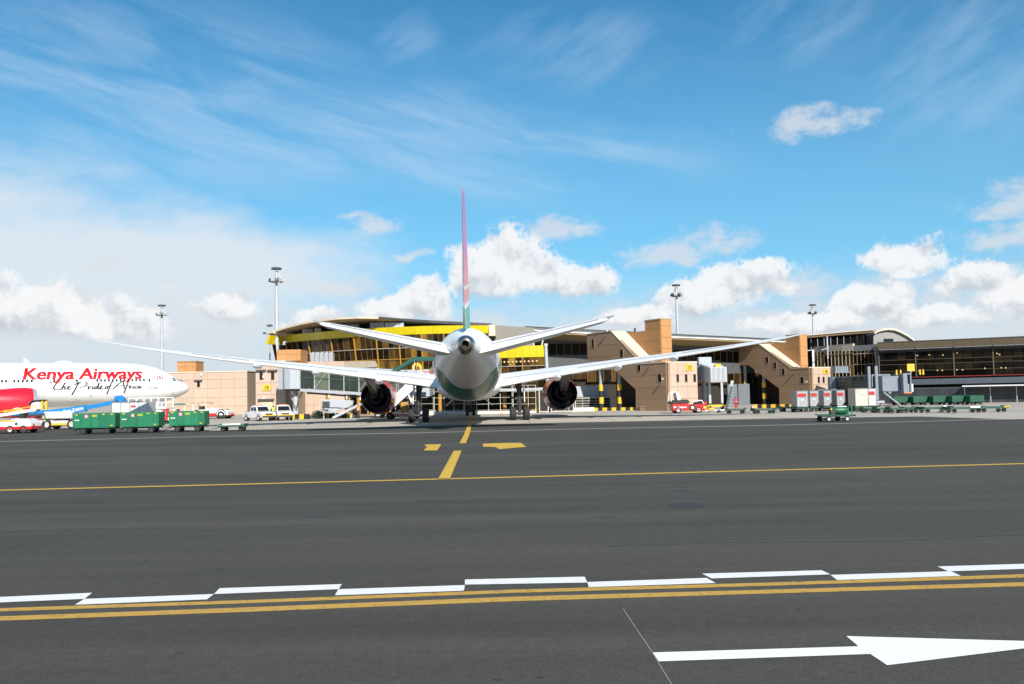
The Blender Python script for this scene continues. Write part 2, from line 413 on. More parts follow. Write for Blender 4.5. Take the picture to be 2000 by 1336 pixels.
line('hairline_joint', ((1217,1190),(1275,1277),(1313,1340)), .006, GP, .007)
line('yellow_edge_line', ((-400,969),(0,958),(500,945.5),(900,935),(1500,919),(2000,906),(2500,893)), .30, YPB)
line('stop_bar', ((867,936),(894,880.5)), .36, YPB)
line('lead_in_line', ((903.5,866),(911,850),(915,838),(918,828),(920,820),(922.5,813),(926,805)), .34, YPB, .010)
mark('stand_number', ((831,868.5),(862,868),(854,880),(827,880),(835,873),(830,871)), YPB)
mark('stand_number', ((943,867),(967,866),(1017,865),(1028,873),(975,877.5),(968,873.5),(944,873)), YPB)
line('faded_line', ((-300,868),(0,862.5),(400,853),(800,846),(1100,838.5),(1500,831),(1900,820.5),(2200,814)), .55, GP, .008)
tar = M('tar_patch', (.032,.031,.030), .85, var=.2)
for q in (((1300,985),(1345,981),(1382,986),(1370,992),(1325,995)),):
    mark('tar_patch', q, tar, .006)
rr = random.Random(11)
for px, py, rx, ry in ((285,1098,6,1.6),(972,1328,9,2.2),(1055,1324,9,2.4),(350,1276,10,1.6),(430,1110,7,1.3),(1340,960,30,1.4),(620,1010,26,1.4),(1180,1010,22,1.2),(880,1235,5,1.4),(1560,1190,8,1.6),(1240,914,24,1.0),(480,900,28,1.2)):
    mark('oil_spot', [(px+rx*math.cos(a)*rr.uniform(.75,1.15), py+ry*math.sin(a)*rr.uniform(.7,1.2)) for a in [2*math.pi*k/14 for k in range(14)][::-1]], M('oil_stain', (.036,.034,.031), .7, var=.3, vs=6), .0062)
for pts in (((-60,1040),(200,1033),(430,1036),(640,1024)),((1180,1068),(1420,1060),(1700,1058),(2060,1044)),((700,985),(900,979),(1150,976))):
    line('sealed_crack', [(x+rr.uniform(-8,8), y+rr.uniform(-1.2,1.2)) for (x0_, y0_), (x1_, y1_) in zip(pts[:-1], pts[1:]) for k in range(9) for x, y in ((x0_+(x1_-x0_)*k/9, y0_+(y1_-y0_)*k/9),)], .035, M('crack_seal', (.037,.035,.033), .6, var=.2), .0066)
# expansion joints of the concrete stand
jm = M('joint_seal', (.09,.085,.08), .9)
for k in range(9):
    Y = 88+7.5*k; q = MB(); q.box(-24, 130, Y-.03, Y+.03, .001, .005); q.build('expansion_joint', jm, ground)
for k in range(20):
    X = -22+7.5*k; q = MB(); q.box(X-.03, X+.03, 81, 140, .001, .006); q.build('expansion_joint', jm, ground)

# ------------------------------------------------------------------ aircraft
def fuse_ring(prof, s):
    for a, b in zip(prof[:-1], prof[1:]):
        if a[0] <= s <= b[0]:
            t = (s-a[0])/(b[0]-a[0]); return [a[i]+(b[i]-a[i])*t for i in range(4)]
    return list(prof[-1] if s > prof[-1][0] else prof[0])
def smooth_prof(prof, step):
    """Catmull-Rom through the stations"""
    out = []
    for i in range(len(prof)-1):
        p0, p1, p2, p3 = prof[max(i-1,0)], prof[i], prof[i+1], prof[min(i+2,len(prof)-1)]
        n = max(2, int((p2[0]-p1[0])/step))
        for k in range(n):
            t = k/n; q = [p1[0]+(p2[0]-p1[0])*t]
            for c in (1,2,3):
                h = p2[0]-p1[0]
                m1 = (p2[c]-p0[c])/max(p2[0]-p0[0],1e-6)*h; m2 = (p3[c]-p1[c])/max(p3[0]-p1[0],1e-6)*h
                q.append((2*t**3-3*t*t+1)*p1[c]+(t**3-2*t*t+t)*m1+(-2*t**3+3*t*t)*p2[c]+(t**3-t*t)*m2)
            out.append(q)
    return out+[list(prof[-1])]
def fuselage_mesh(prof, yref, n=56):
    mb = MB(); rings = []
    for s, top, bot, hw in prof:
        zc, hh = (top+bot)/2, (top-bot)/2
        rings.append([(hw*math.cos(2*math.pi*i/n), yref-s, zc+hh*math.sin(2*math.pi*i/n)) for i in range(n)])
    return mb.loft(rings)
AF = [(0,0),(.012,.018),(.04,.036),(.1,.058),(.2,.078),(.32,.087),(.45,.082),(.6,.064),(.75,.042),(.9,.018),(1,.002)]
def foil(c, tc, camber=.02):
    up = [(x, t*tc/.174*1.0+camber*4*x*(1-x)) for x, t in AF]; lo = [(x, -t*tc/.174*.92+camber*4*x*(1-x)) for x, t in AF[1:-1]]
    lo = lo[::-1]
    return [(x*c, z*c) for x, z in up+[(1.0,-.002)]+lo]
def wing_rings(secs, yref, side, vertical=False):
    """secs: (span, LE station, chord, height of trailing edge, t/c, tail-down degrees)"""
    rings = []
    for y, le, c, z, tc, dr in secs:
        ring = []; a = R(dr)
        for x, h in foil(c, tc, 0 if vertical else .015):
            xr = x-c   # from the trailing edge
            X_, H_ = xr*math.cos(a)+h*math.sin(a), h*math.cos(a)-xr*math.sin(a)
            if vertical: ring.append((h, yref-(le+c)-xr, y))
            else: ring.append((side*y, yref-(le+c)-X_, z+H_))
        rings.append(ring)
    return rings
def interp_secs(secs, y):
    for a, b in zip(secs[:-1], secs[1:]):
        if a[0] <= y <= b[0]:
            t = (y-a[0])/(b[0]-a[0]); return [p+(q-p)*t for p, q in zip(a, b)]
    return list(secs[-1])
def refine(secs, n):
    ys = [secs[0][0]+(secs[-1][0]-secs[0][0])*k/n for k in range(n+1)]
    pr = [list(s) for s in secs]; out = []
    for y in ys:
        s = interp_secs(pr, y); out.append(s)
    for k in range(2):   # ease the kinks in height only
        zs = [s[3] for s in out]
        for i in range(1, len(out)-1): out[i][3] = (zs[i-1]+2*zs[i]+zs[i+1])/4
    return out

def livery(name, bands, k, base=(.80,.80,.80), seams=True):
    """aircraft skin: white with slanted colour bands; q = y - k*(z-4.9) in the aircraft's own axes"""
    m = bpy.data.materials.new(name); m.use_nodes = True; t = m.node_tree; nt = NT(t); b = t.nodes['Principled BSDF']
    tcn = t.nodes.new('ShaderNodeTexCoord'); v = tcn.outputs['Object']; x, y, z = nt.sep(v)
    q = nt.math('ADD', y, nt.math('MULTIPLY', nt.math('SUBTRACT', nt.math('MINIMUM', z, 4.3), 4.9), 1.4))
    q = nt.math('SUBTRACT', q, nt.math('MULTIPLY', nt.math('MAXIMUM', nt.math('SUBTRACT', z, 4.3), 0), k))
    n = nt.noise(nt.vec('MULTIPLY', v, (1,.25,1)), 1.1, 6, .6)
    c = nt.vec('SCALE', base); nt.put(c.node.inputs['Scale'], nt.math('MULTIPLY_ADD', nt.math('SUBTRACT', n, .5), .10, 1.0))
    for lo, hi, colr in bands:
        f = nt.math('MULTIPLY', nt.math('GREATER_THAN', q, lo), nt.math('LESS_THAN', q, hi)); c = nt.mix(f, c, col4(colr))
    if seams:
        fr = nt.math('FRACT', nt.math('MULTIPLY', y, 1/2.9)); sm = nt.math('LESS_THAN', fr, .006)
        c = nt.mix(nt.math('MULTIPLY', sm, .35), c, (.25,.25,.25,1))
    gr = nt.noise(nt.vec('MULTIPLY', v, (1.5,.35,1)), 1.6, 7, .65)
    und = nt.math('MULTIPLY', nt.smooth(gr, .45, .75), nt.math('SUBTRACT', 1, nt.smooth(z, 2.2, 4.2)))
    c = nt.mix(nt.math('MULTIPLY', und, .30), c, (.22,.20,.17,1))
    t.links.new(c, b.inputs['Base Color']); b.inputs['Roughness'].default_value = .34
    b.inputs['Coat Weight'].default_value = .12; b.inputs['Specular IOR Level'].default_value = .35
    return m
SKIN = M('aircraft_white', (.80,.80,.80), .35, coat=.15, spec=.35, var=.03, vs=.5)
WINGG = M('wing_grey', (.76,.76,.75), .4, coat=.05, spec=.3, var=.05, vs=.6, streak=True)
PYL = M('pylon_titanium', (.16,.135,.11), .5, metal=.3, var=.12)
NACR = M('nacelle_dark_red', (.42,.012,.06), .3, metal=.0, coat=.4, spec=.3, var=.12, vs=.9)
NACI = M('nozzle_inner', (.003,.003,.0035), .5, spec=.2, var=.2)
COREM = M('core_nozzle_metal', (.016,.018,.024), .34, metal=.7, var=.2)
GEAR = M('gear_strut_dark', (.035,.036,.038), .5, var=.12)
TAILM = M('tail_cone_metal', (.22,.20,.18), .22, metal=.9, var=.1)
TYRE = M('aircraft_tyre', (.022,.022,.023), .8, var=.15)

def wheel_parts(parent, c, r, wdt, axis='X', name='wheel', hub=HUB, n=22):
    """wheel > tyre, rim"""
    w_ = MB(); h = wdt/2
    w_.lathe([(-h,r*.55),(-h,r*.84),(-h*.75,r*.96),(-h*.3,r),(h*.3,r),(h*.75,r*.96),(h,r*.84),(h,r*.55)], c, axis, n, cap=False)
    ty = w_.build(name, TYRE, parent, smooth=True)
    q = MB(); q.lathe([(-h*.55,.001),(-h*.55,r*.35),(-h*.98,r*.42),(-h*.9,r*.57),(h*.9,r*.57),(h*.98,r*.42),(h*.55,r*.35),(h*.55,.001)], c, axis, n)
    q.build('rim', hub, ty, smooth=True); return ty

def engine(plane, cx, yin, L, cz, rad, mat_out, chev=True, lip=STEEL, yref=0):
    """nacelle open at both ends, core nozzle, plug"""
    yo = yin-L
    n = 54; mb = MB(); rings = []
    outer = [(yin-.02,rad*.80),(yin,rad*.84),(yin-.10,rad*.89),(yin-.45,rad*.955),(yin-1.2,rad),(yin-2.6,rad),(yin-3.9,rad*.97),(yo+.35,rad*.90),(yo,rad*.865)]
    inner = [(yo+.02,rad*.845),(yo+.6,rad*.86),(yo+1.8,rad*.85),(yin-1.2,rad*.78),(yin-.3,rad*.775),(yin-.02,rad*.80)]
    for k, (y, r) in enumerate(outer+inner):
        ring = []
        for i in range(n):
            t = 2*math.pi*i/n; yy = y
            if chev and (k == len(outer)-1 or k == len(outer)): yy = y-.16*abs(((i/n*18) % 1)*2-1)
            ring.append((cx+r*math.cos(t), yy, cz+r*math.sin(t)))
        rings.append(ring)
    e = MB().loft(rings[:len(outer)], cap=False).build('nacelle', mat_out, plane, smooth=True)
    MB().loft(rings[len(outer)-1:], cap=False).build('inner_duct', NACI, e, smooth=True)
    MB().lathe([(yin-.42,rad*.953),(yin-.1,rad*.897),(yin+.012,rad*.845),(yin-.01,rad*.797)], (cx,0,cz), 'Y', 54).build('inlet_lip', lip, e, smooth=True)
    MB().lathe([(yin-1.3,rad*.777),(yin-1.34,.3),(yin-.8,.02)], (cx,0,cz), 'Y', 30).build('fan', DARK, e, smooth=True)
    q = MB(); rr = []
    for k, (y, r) in enumerate([(yo+1.9,rad*.84),(yo+1.85,rad*.55),(yo+.8,rad*.56),(yo-.4,rad*.50),(yo-1.5,rad*.40),(yo-1.48,rad*.385),(yo-.6,rad*.38),(yo-.55,rad*.2)]):
        rr.append([(cx+r*math.cos(2*math.pi*i/n), y-(.10*abs(((i/n*12)%1)*2-1) if k in (4,5) and chev else 0), cz+r*math.sin(2*math.pi*i/n)) for i in range(n)])
    q.loft(rr, cap=False).build('core_nozzle', COREM, e, smooth=True)
    MB().lathe([(yo-.5,rad*.24),(yo-1.5,rad*.20),(yo-2.2,rad*.10),(yo-2.6,.02)], (cx,0,cz), 'Y', 30).build('exhaust_plug', COREM, e, smooth=True)
    return e

def bogie(plane, cx, cy, ztop, nrow, r, wd, sp, ax, name='main_landing_gear'):
    g = node(name, plane)
    for k in range(nrow):
        yy = cy+(k-(nrow-1)/2)*ax
        for s in (-1,1): wheel_parts(g, (cx+s*sp/2, yy, r), r, wd, 'X', n=24)
        MB().cyl((cx-sp/2, yy, r), (cx+sp/2, yy, r), .11).build('axle', GEAR, g, smooth=True)
    if nrow > 1: MB().beam((cx, cy-(nrow-1)/2*ax, r), (cx, cy+(nrow-1)/2*ax, r), .26, .3).build('bogie_beam', GEAR, g)
    MB().cyl((cx,cy,r), (cx,cy,r+1.1), .15).cyl((cx,cy,r+.9), (cx,cy,ztop), .23).build('strut', GEAR, g, smooth=True)
    return g

def scene_plane_787():
    T = P(917, 821, 90.0); S0 = 28.3
    pl = thing('airliner', 'white twin-engine airliner with green and red bands seen from its tail, parked nose-in', 'airplane', (T.x, 90.0, 0), R(3.0))
    PR = [(0,4.0,3.98,.02),(.25,4.42,3.62,.45),(.7,4.8,3.28,.85),(1.5,5.4,2.85,1.35),(3,6.3,2.4,1.95),(5,7.2,2.12,2.5),(8,7.76,2.02,2.83),(11,7.84,2.0,2.885),
          (20,7.84,2.0,2.885),(30,7.84,2.0,2.885),(36,7.84,2.0,2.885),(39,7.84,2.10,2.87),(42,7.83,2.5,2.74),(45,7.80,3.12,2.46),(48,7.68,3.88,2.03),(51,7.40,4.58,1.50),(53.5,7.02,5.06,1.02),(55.1,6.68,5.32,.66)]
    GREEN, REDB, TEAL = (.002,.17,.07), (.62,.012,.03), (.01,.25,.22)
    skin = livery('airliner_skin', [(-18.9,-14.6,GREEN),(-13.4,-10.2,REDB)], 3.2)
    fo = fuselage_mesh(smooth_prof(PR, .5), S0).build('fuselage', skin, pl, smooth=True, ang=60)
    # tail cone with the auxiliary power unit outlet
    MB().lathe([(S0-55.1,.675),(S0-55.6,.60),(S0-56.0,.52),(S0-56.25,.40),(S0-56.28,.24),(S0-55.9,.23),(S0-55.8,.01)], (0,0,6.0), 'Y', 36).build('tail_cone', TAILM, fo, smooth=True)
    MB().lathe([(S0-56.30,.235),(S0-55.9,.225),(S0-55.85,.005)], (0,0,6.0), 'Y', 24).build('exhaust_outlet', NACI, fo, smooth=True)
    # belly fairing
    rings = []
    for s, w_, h_ in ((16,.3,.2),(17.5,2.2,.9),(20,2.95,1.25),(26,3.1,1.4),(31,3.0,1.3),(34.5,2.2,.9),(36.5,.5,.25)):
        rings.append([(w_*math.cos(t), S0-s, 3.15+ (1.25 if math.sin(t) < 0 else .85)*h_/1.4*math.sin(t)) for t in [2*math.pi*i/36 for i in range(36)]])
    MB().loft(rings).build('belly_fairing', SKIN, fo, smooth=True, ang=60)
    # cabin windows and doors along both sides
    wm = M('cabin_window', (.02,.025,.03), .15); src = None; dsrc = None
    for side in (1,-1):
        for k in range(62):
            s = 9.0+k*.56
            if any(abs(s-q) < .8 for q in (10.6,18.6,31.5)) or s > 43: continue
            if src is None: o = src = MB().box(-.012,.012,-.13,.13,-.22,.22).build('cabin_window', wm, fo, bevel=.008)
            else: o = inst_part(src, fo)
            hw_ = fuse_ring(PR, s)[3]; k_ = (5.75-4.92)/2.92
            o.location = (side*(hw_*math.sqrt(1-k_*k_)+.004), S0-s, 5.75); o.rotation_euler = (0, -side*R(16), 0)
        for s in (6.8,18.6,31.5,44.2):
            hw_ = fuse_ring(PR, s)[3]
            for dy in (-.55,.55): MB().beam((side*(hw_*.985),S0-s+dy,4.4), (side*(hw_*.80),S0-s+dy,6.55), .03).build('door_edge', GREYM, fo)
    # antenna blades, drain masts
    MB().prism([(0,S0-20,7.83),(0,S0-20.5,7.83),(0,S0-20.6,8.25),(0,S0-20.4,8.25)], (.05,0,0)).build('antenna', SKIN, fo)
    MB().prism([(0,S0-38,2.05),(0,S0-38.5,2.05),(0,S0-38.5,1.75),(0,S0-38.35,1.75)], (.05,0,0)).build('drain_mast', SKIN, fo)
    # orange stripe under the tail
    # wings
    W = [(0,14.6,16.2,3.10,.115,2.5),(2.9,17.6,13.2,3.28,.12,2.5),(6,19.6,10.8,3.82,.125,2.5),(10,22.3,8.3,4.44,.125,2.5),(15,25.7,6.5,5.16,.12,2),(20,29.1,4.9,5.78,.115,2),(24.5,32.15,3.7,6.40,.105,1.5),(27.3,33.9,2.9,6.84,.10,1),(29.0,35.4,2.0,7.12,.09,0),(30.2,37.0,1.15,7.40,.09,0),(30.95,38.25,.45,7.58,.09,0)]
    for side in (1,-1):
        lift = .18 if side < 0 else 0.0
        W2 = [list(s) for s in W]
        for s in W2: s[3] += lift*(s[0]/30)**2
        wr = refine(W2, 44)
        wo_ = MB().loft(wing_rings(wr, S0, side)).build('wing', WINGG, pl, smooth=True, ang=50)
        # flap gaps
        for a, b in ((3.4,8.9),(10.6,19.5),(20.0,24.5)):
            q = MB(); pts = []
            for k in range(13):
                y = a+(b-a)*k/12; s = interp_secs(W2, y); pts.append((side*y, S0-(s[1]+s[2]*.80), s[3]+s[2]*.055))
            q.path(pts, .018, 4); q.build('flap_gap', DARK, wo_)
        # flap track fairings
        for y, r, L in ((8.4,.30,4.2),(14.0,.27,3.6),(19.0,.24,3.0)):
            s = interp_secs(W2, y); te = s[1]+s[2]
            MB().lathe([(-L*.62,.02),(-L*.5,r*.7),(-L*.2,r),(L*.15,r*.95),(L*.33,r*.5),(L*.40,.02)][::-1], (side*y, S0-te-.1, s[3]-.20), 'Y', 18).build('flap_track_fairing', SKIN, wo_, smooth=True)
        # static wicks / tip light
        MB().box(side*30.9-.05, side*30.9+.05, S0-38.75, S0-38.5, 7.54+lift, 7.62+lift).build('tip_light', SKIN, wo_)
        # engine and pylon
        ex = side*9.95; e = engine(pl, ex, S0-14.0, 5.3, 2.50, 1.88, NACR)
        py = MB(); wz = interp_secs(W2, 9.73)[3]
        prof = [(S0-15.6,4.15),(S0-17.4,4.55),(S0-20.5,4.9),(S0-23.0,5.0),(S0-26.5,4.75),(S0-29.2,4.35),(S0-27.5,4.0),(S0-24.5,3.45),(S0-22.2,2.95),(S0-20.8,2.55),(S0-19.2,2.6),(S0-18.0,3.4),(S0-16.5,3.9)]
        wv = []
        for y, z in prof: wv.append((y, z, .62 if y > S0-24.5 else (.45 if y > S0-27 else .14)))
        rg = [[(ex-wd*.5, y, z) for y, z, wd in wv], [(ex+wd*.5, y, z) for y, z, wd in wv]]
        py.loft(rg).build('pylon', PYL, e, smooth=True, ang=40)
        # horizontal tail
        Hs = [(0.9,45.9,7.2,5.50,.165,3.2),(1.5,46.4,6.6,5.62,.165,3.2),(9.6,52.6,2.85,7.46,.155,3.2),(9.93,53.4,1.9,7.60,.13,3)]
        st = MB().loft(wing_rings(Hs, S0, side)).build('horizontal_stabilizer', WINGG, pl, smooth=True, ang=50)
        MB().loft([[(side*9.9,S0-53.2,7.75),(side*9.9,S0-55.3,7.62),(side*9.9,S0-55.3,7.70),(side*9.9,S0-53.2,7.9)],[(side*10.25,S0-55.2,7.80),(side*10.25,S0-55.7,7.76),(side*10.25,S0-55.7,7.80),(side*10.25,S0-55.2,7.86)]]).build('stabilizer_tip', GREYM, st)
        q = MB(); pts = []
        for k in range(9):
            y = 1.8+(9.3-1.8)*k/8; s = interp_secs(Hs, y); pts.append((side*y, S0-(s[1]+s[2]*.70), s[3]+s[2]*(.062+.3*math.sin(R(4.5)))))
        q.path(pts, .016, 4); q.build('elevator_gap', DARK, st)
        # main gear
        g = bogie(pl, side*4.9, 0, 3.9, 2, .66, .56, 1.32, 1.46)
        MB().cyl((side*4.9,0,1.9), (side*2.4,.4,3.0), .09).cyl((side*4.9,0,2.3), (side*4.6,1.9,3.6), .08).build('side_brace', GEAR, g, smooth=True)
        MB().hexa([(side*5.35,-.75,1.75),(side*5.42,-.75,1.75),(side*5.42,.75,1.75),(side*5.35,.75,1.75),(side*5.3,-.75,3.7),(side*5.38,-.75,3.7),(side*5.38,.75,3.7),(side*5.3,.75,3.7)]).build('gear_door', SKIN, g)
        MB().path([(side*4.9-.22,-.2,.9),(side*4.9-.28,-.22,1.6),(side*4.9-.15,-.25,2.6)], .03, 6).build('hydraulic_line', DARK, g)
        MB().hexa([(side*2.2,-1.2,1.5),(side*2.3,-1.2,1.5),(side*2.3,1.2,1.5),(side*2.2,1.2,1.5),(side*1.5,-1.2,2.15),(side*1.6,-1.2,2.15),(side*1.6,1.2,2.15),(side*1.5,1.2,2.15)]).build('gear_door', SKIN, g)
    # nose gear
    g = bogie(pl, 0, 22.8, 2.4, 1, .51, .38, .82, 0, 'nose_landing_gear')
    MB().cyl((0,22.8,1.3),(0,24.3,2.3),.06).build('drag_brace', GEAR, g)
    for s in (-1,1): MB().box(s*.5-.02, s*.5+.02, 22.2, 23.9, 1.55, 2.3).build('gear_door', SKIN, g)
    # fin with its painted colours
    fm = bpy.data.materials.new('fin_paint'); fm.use_nodes = True; t = fm.node_tree; nt = NT(t); b = t.nodes['Principled BSDF']
    tcn = t.nodes.new('ShaderNodeTexCoord'); x, y, z = nt.sep(tcn.outputs['Object'])
    q = nt.math('SUBTRACT', z, nt.math('MULTIPLY', nt.math('ADD', y, 22.0), .16))
    c = nt.mix(nt.math('GREATER_THAN', q, 9.1), col4((.03,.42,.32)), col4((.82,.80,.80)))
    c = nt.mix(nt.math('GREATER_THAN', q, 9.5), c, col4((.88,.26,.27)))
    c = nt.mix(nt.math('MULTIPLY', nt.math('GREATER_THAN', q, 10.5), nt.math('LESS_THAN', q, 10.75)), c, col4((.82,.80,.80)))
    c = nt.mix(nt.math('GREATER_THAN', q, 12.6), c, col4((.85,.20,.42)))
    t.links.new(c, b.inputs['Base Color']); b.inputs['Roughness'].default_value = .35; b.inputs['Coat Weight'].default_value = .1
    Fs = [(7.2,41.2,11.8,0,.055,0),(8.2,43.0,10.3,0,.058,0),(12,46.9,7.5,0,.060,0),(16.3,51.9,3.9,0,.055,0),(16.75,53.0,2.9,0,.05,0),(16.92,54.2,1.6,0,.03,0)]
    fin = MB().loft(wing_rings(Fs, S0, 1, True)).build('vertical_fin', fm, pl, smooth=True, ang=50)
    MB().prism([(0,S0-53.35,7.35),(0,S0-54.4,7.45),(0,S0-54.6,8.3),(0,S0-53.5,8.3)], (.06,0,0)).build('rudder_foot', GREYM, fin)
    return pl
scene_plane_787()

def scene_plane_777():
    nose = P(370, 757, 142.0); ang = R(-55)
    hx, hy = -math.sin(ang), math.cos(ang)
    pl = thing('airliner', 'white airliner with large red airline name along its fuselage and red engine', 'airplane', (nose.x, nose.y, 0), ang)
    zc = 5.2
    PR = [(0,4.42,4.38,.03),(.2,4.80,4.02,.42),(.6,5.15,3.68,.80),(1.3,5.60,3.30,1.28),(2.3,6.20,2.92,1.78),(3.6,6.98,2.55,2.28),(5.2,7.66,2.28,2.70),(7.4,8.12,2.13,2.99),(9.8,8.29,2.1,3.09),(12,8.3,2.1,3.1),
          (20,8.3,2.1,3.1),(35,8.3,2.1,3.1),(50,8.3,2.1,3.1),(57,8.3,2.7,2.9),(64,8.2,4.2,2.2),(70,7.8,5.6,1.2),(73.5,7.4,6.4,.35)]
    prof = smooth_prof(PR, .45)
    skin = livery('white_airliner_skin', [], 0)
    fo = fuselage_mesh(prof, 0).build('fuselage', skin, pl, smooth=True, ang=60)
    def at(s, z, off=.012):
        _, t, b_, hw = fuse_ring(prof, s); c, h = (t+b_)/2, (t-b_)/2
        k = max(-.98, min(.98, (z-c)/h)); return (hw*math.sqrt(1-k*k)+off, -s, z)
    def sz(px, py):
        """pixel on the fuselage side -> station, height"""
        d = ray(px, py); s = 12.0
        for _ in range(30):
            side = at(max(s,.3), 5.5, 0)[0]
            bx, by = nose.x+side*math.cos(ang), nose.y+side*math.sin(ang)
            # point = base - s*h ; intersect ray in plan
            den = d.x*hy-d.y*hx
            tt = (bx*hy-by*hx)/den; s = ((bx-d.x*tt)*hx+(by-d.y*tt)*hy)
        return s, CAM.z+d.z*tt
    def decal(name, vs, fs, m, off=.012):
        mb = MB(); mb.add([at(s, z, off) for s, z in vs], fs); return mb.build(name, m, fo, recalc=False)
    letr = M('airline_red', (.60,.003,.012), .5, spec=.2); letk = M('script_black', (.02,.02,.022), .4)
    s0, z0 = sz(42, 741); s1, _ = sz(278, 741)
    vs, fs = text_polys('Kenya Airways', 2.25, shear=.20, bold=.05, slices=.12)
    wtot = max(v[0] for v in vs); k = (s0-s1)/wtot
    nm = decal('airline_name', [(s0-x*k, z0+y) for x, y in vs], fs, letr)
    hv = MB(); hv.add([at(s0-x*k-.075, z0+y, .018) for x, y in vs], fs); hv.build('airline_name', letr, fo, recalc=False)
    # handwritten motto, one ribbon per stroke
    sa, za = sz(96, 762); sb, _ = sz(277, 762); Lm = sa-sb
    strokes = [
      [(0,.82),(.03,.88),(.10,.86),(.17,.90)], [(.095,.84),(.06,.45),(.05,.15),(.075,.03),(.12,.05),(.145,.12)],
      [(.175,.72),(.19,.80),(.165,.45),(.145,.05),(.165,.32),(.185,.38),(.185,.08),(.205,.12)], [(.215,.22),(.245,.32),(.235,.40),(.215,.25),(.225,.05),(.262,.14)],
      [(.30,.55),(.345,.85),(.325,.35),(.275,-.55)], [(.33,.55),(.37,.86),(.43,.88),(.455,.66),(.42,.35),(.36,.26)],
      [(.455,.38),(.47,.32),(.465,.04),(.48,.28),(.505,.36)], [(.52,.34),(.515,.08),(.53,.10)], [(.525,.52),(.53,.54)],
      [(.575,.34),(.55,.32),(.54,.10),(.56,.06),(.578,.30),(.60,.80),(.582,.20),(.59,.06),(.605,.12)], [(.61,.22),(.635,.32),(.625,.40),(.608,.25),(.618,.05),(.65,.14)],
      [(.70,.34),(.675,.28),(.675,.06),(.70,.08),(.708,.30),(.70,.36)], [(.775,.82),(.755,.86),(.735,.40),(.70,-.55)], [(.715,.36),(.765,.40)],
      [(.77,.02),(.83,.55),(.90,.98),(.905,.55),(.915,.06)], [(.80,.36),(.92,.42)],
      [(.985,.82),(.965,.86),(.945,.40),(.915,-.45)], [(.93,.36),(.975,.40)],
      [(.98,.36),(.985,.06),(.995,.30),(1.015,.36)], [(1.03,.32),(1.025,.08),(1.04,.08)], [(1.075,.30),(1.055,.28),(1.05,.08),(1.08,.10)], [(1.115,.30),(1.092,.30),(1.088,.08),(1.108,.10),(1.12,.32),(1.12,.08),(1.14,.12)]]
    mb = MB()
    for st in strokes:
        pts = []
        for i in range(len(st)-1):
            for k2 in range(4):
                t = k2/4; a, b_ = st[i], st[i+1]; pts.append((a[0]+(b_[0]-a[0])*t, a[1]+(b_[1]-a[1])*t))
        pts.append(st[-1])
        q = [(sa-x/1.14*Lm, za+y*1.25) for x, y in pts]
        for (a0, a1), (b0, b1) in zip(q[:-1], q[1:]):
            ddx, ddz = b0-a0, b1-a1; l = math.hypot(ddx, ddz) or 1; wd = .045+.05*abs(ddz)/l
            nx, nz = -ddz/l*wd, ddx/l*wd; ex_, ez_ = ddx/l*.03, ddz/l*.03
            mb.add([at(a0-nx-ex_, a1-nz-ez_, .013), at(b0-nx+ex_, b1-nz+ez_, .013), at(b0+nx+ex_, b1+nz+ez_, .013), at(a0+nx-ex_, a1+nz-ez_, .013)], [(0,1,2,3)])
    mb.build('airline_motto', letk, fo, recalc=False)['kind'] = 'stuff'
    # cabin windows
    wmat = M('cabin_window', (.02,.025,.03), .15)
    _, zw = sz(150, 743.4)
    src = None
    for px in list(range(-52, 15, 8))+[28,36,44.5,53,62]+[106,150]+[190+7.6*i for i in range(13)]:
        s, _ = sz(px, 743.4); x, y, z = at(s, zw, .006)
        o = MB().box(-.012,.012,-.13,.13,-.19,.19)
        if src is None: src = o.build('cabin_window', wmat, fo, bevel=.008); o = src
        else: o = inst_part(src, fo)
        o.location = (x, y, z); o.rotation_euler = (0, -R(10), 0)
    gm = M('panel_line_grey', (.42,.42,.43), .5)
    # forward door with its sill, outlined
    d0, dzt = sz(287, 729); d1, dzb = sz(303, 757)
    door = MB().loft([[at(d0,z,.02) for z in (dzb,)]+[at(d0,dzb+(dzt-dzb)*k/6,.02) for k in range(1,7)], [at(d1,dzb+(dzt-dzb)*k/6,.02) for k in range(7)]], cap=False, closed=False).build('door', skin, fo)
    for (a, b_) in ((d0-.02,d0+.04),(d1-.04,d1+.02)):
        MB().loft([[at(a,dzb+(dzt-dzb)*k/6,.028) for k in range(7)],[at(b_,dzb+(dzt-dzb)*k/6,.028) for k in range(7)]], cap=False, closed=False).build('door_edge', gm, door)
    for zz in (dzb, dzt-.06): MB().sheet([at(d0,zz,.028),at(d1,zz,.028),at(d1,zz+.06,.028),at(d0,zz+.06,.028)]).build('door_edge', gm, door)
    s, z = sz(292, 743); MB().sheet([at(s+.14,z-.18,.03),at(s-.14,z-.18,.03),at(s-.14,z+.22,.03),at(s+.14,z+.22,.03)]).build('door_window', wmat, door)
    s, z = sz(297, 757); MB().box(at(s,z)[0]-.02, at(s,z)[0]+.05, -s-.75, -s+.75, z-.04, z+.05).build('door_sill', GREYM, door)
    # flag: black, red, green with white edges
    f0, fz = sz(307, 737); f1, _ = sz(319, 737); hh = .42
    fl = None
    for a, b_, c in ((.35,1.0,(.02,.02,.02)),(.27,.35,(.8,.8,.8)),(-.27,.27,(.6,.01,.02)),(-.35,-.27,(.8,.8,.8)),(-1.0,-.35,(.01,.25,.08))):
        o = MB().sheet([at(f0,fz+hh*a,.014),at(f1,fz+hh*a,.014),at(f1,fz+hh*b_,.014),at(f0,fz+hh*b_,.014)]).build('flag_stripe', M('flag_%d' % int(c[0]*100+c[1]*1000), c, .4), fo)
    sc_, zc_ = (f0+f1)/2, fz
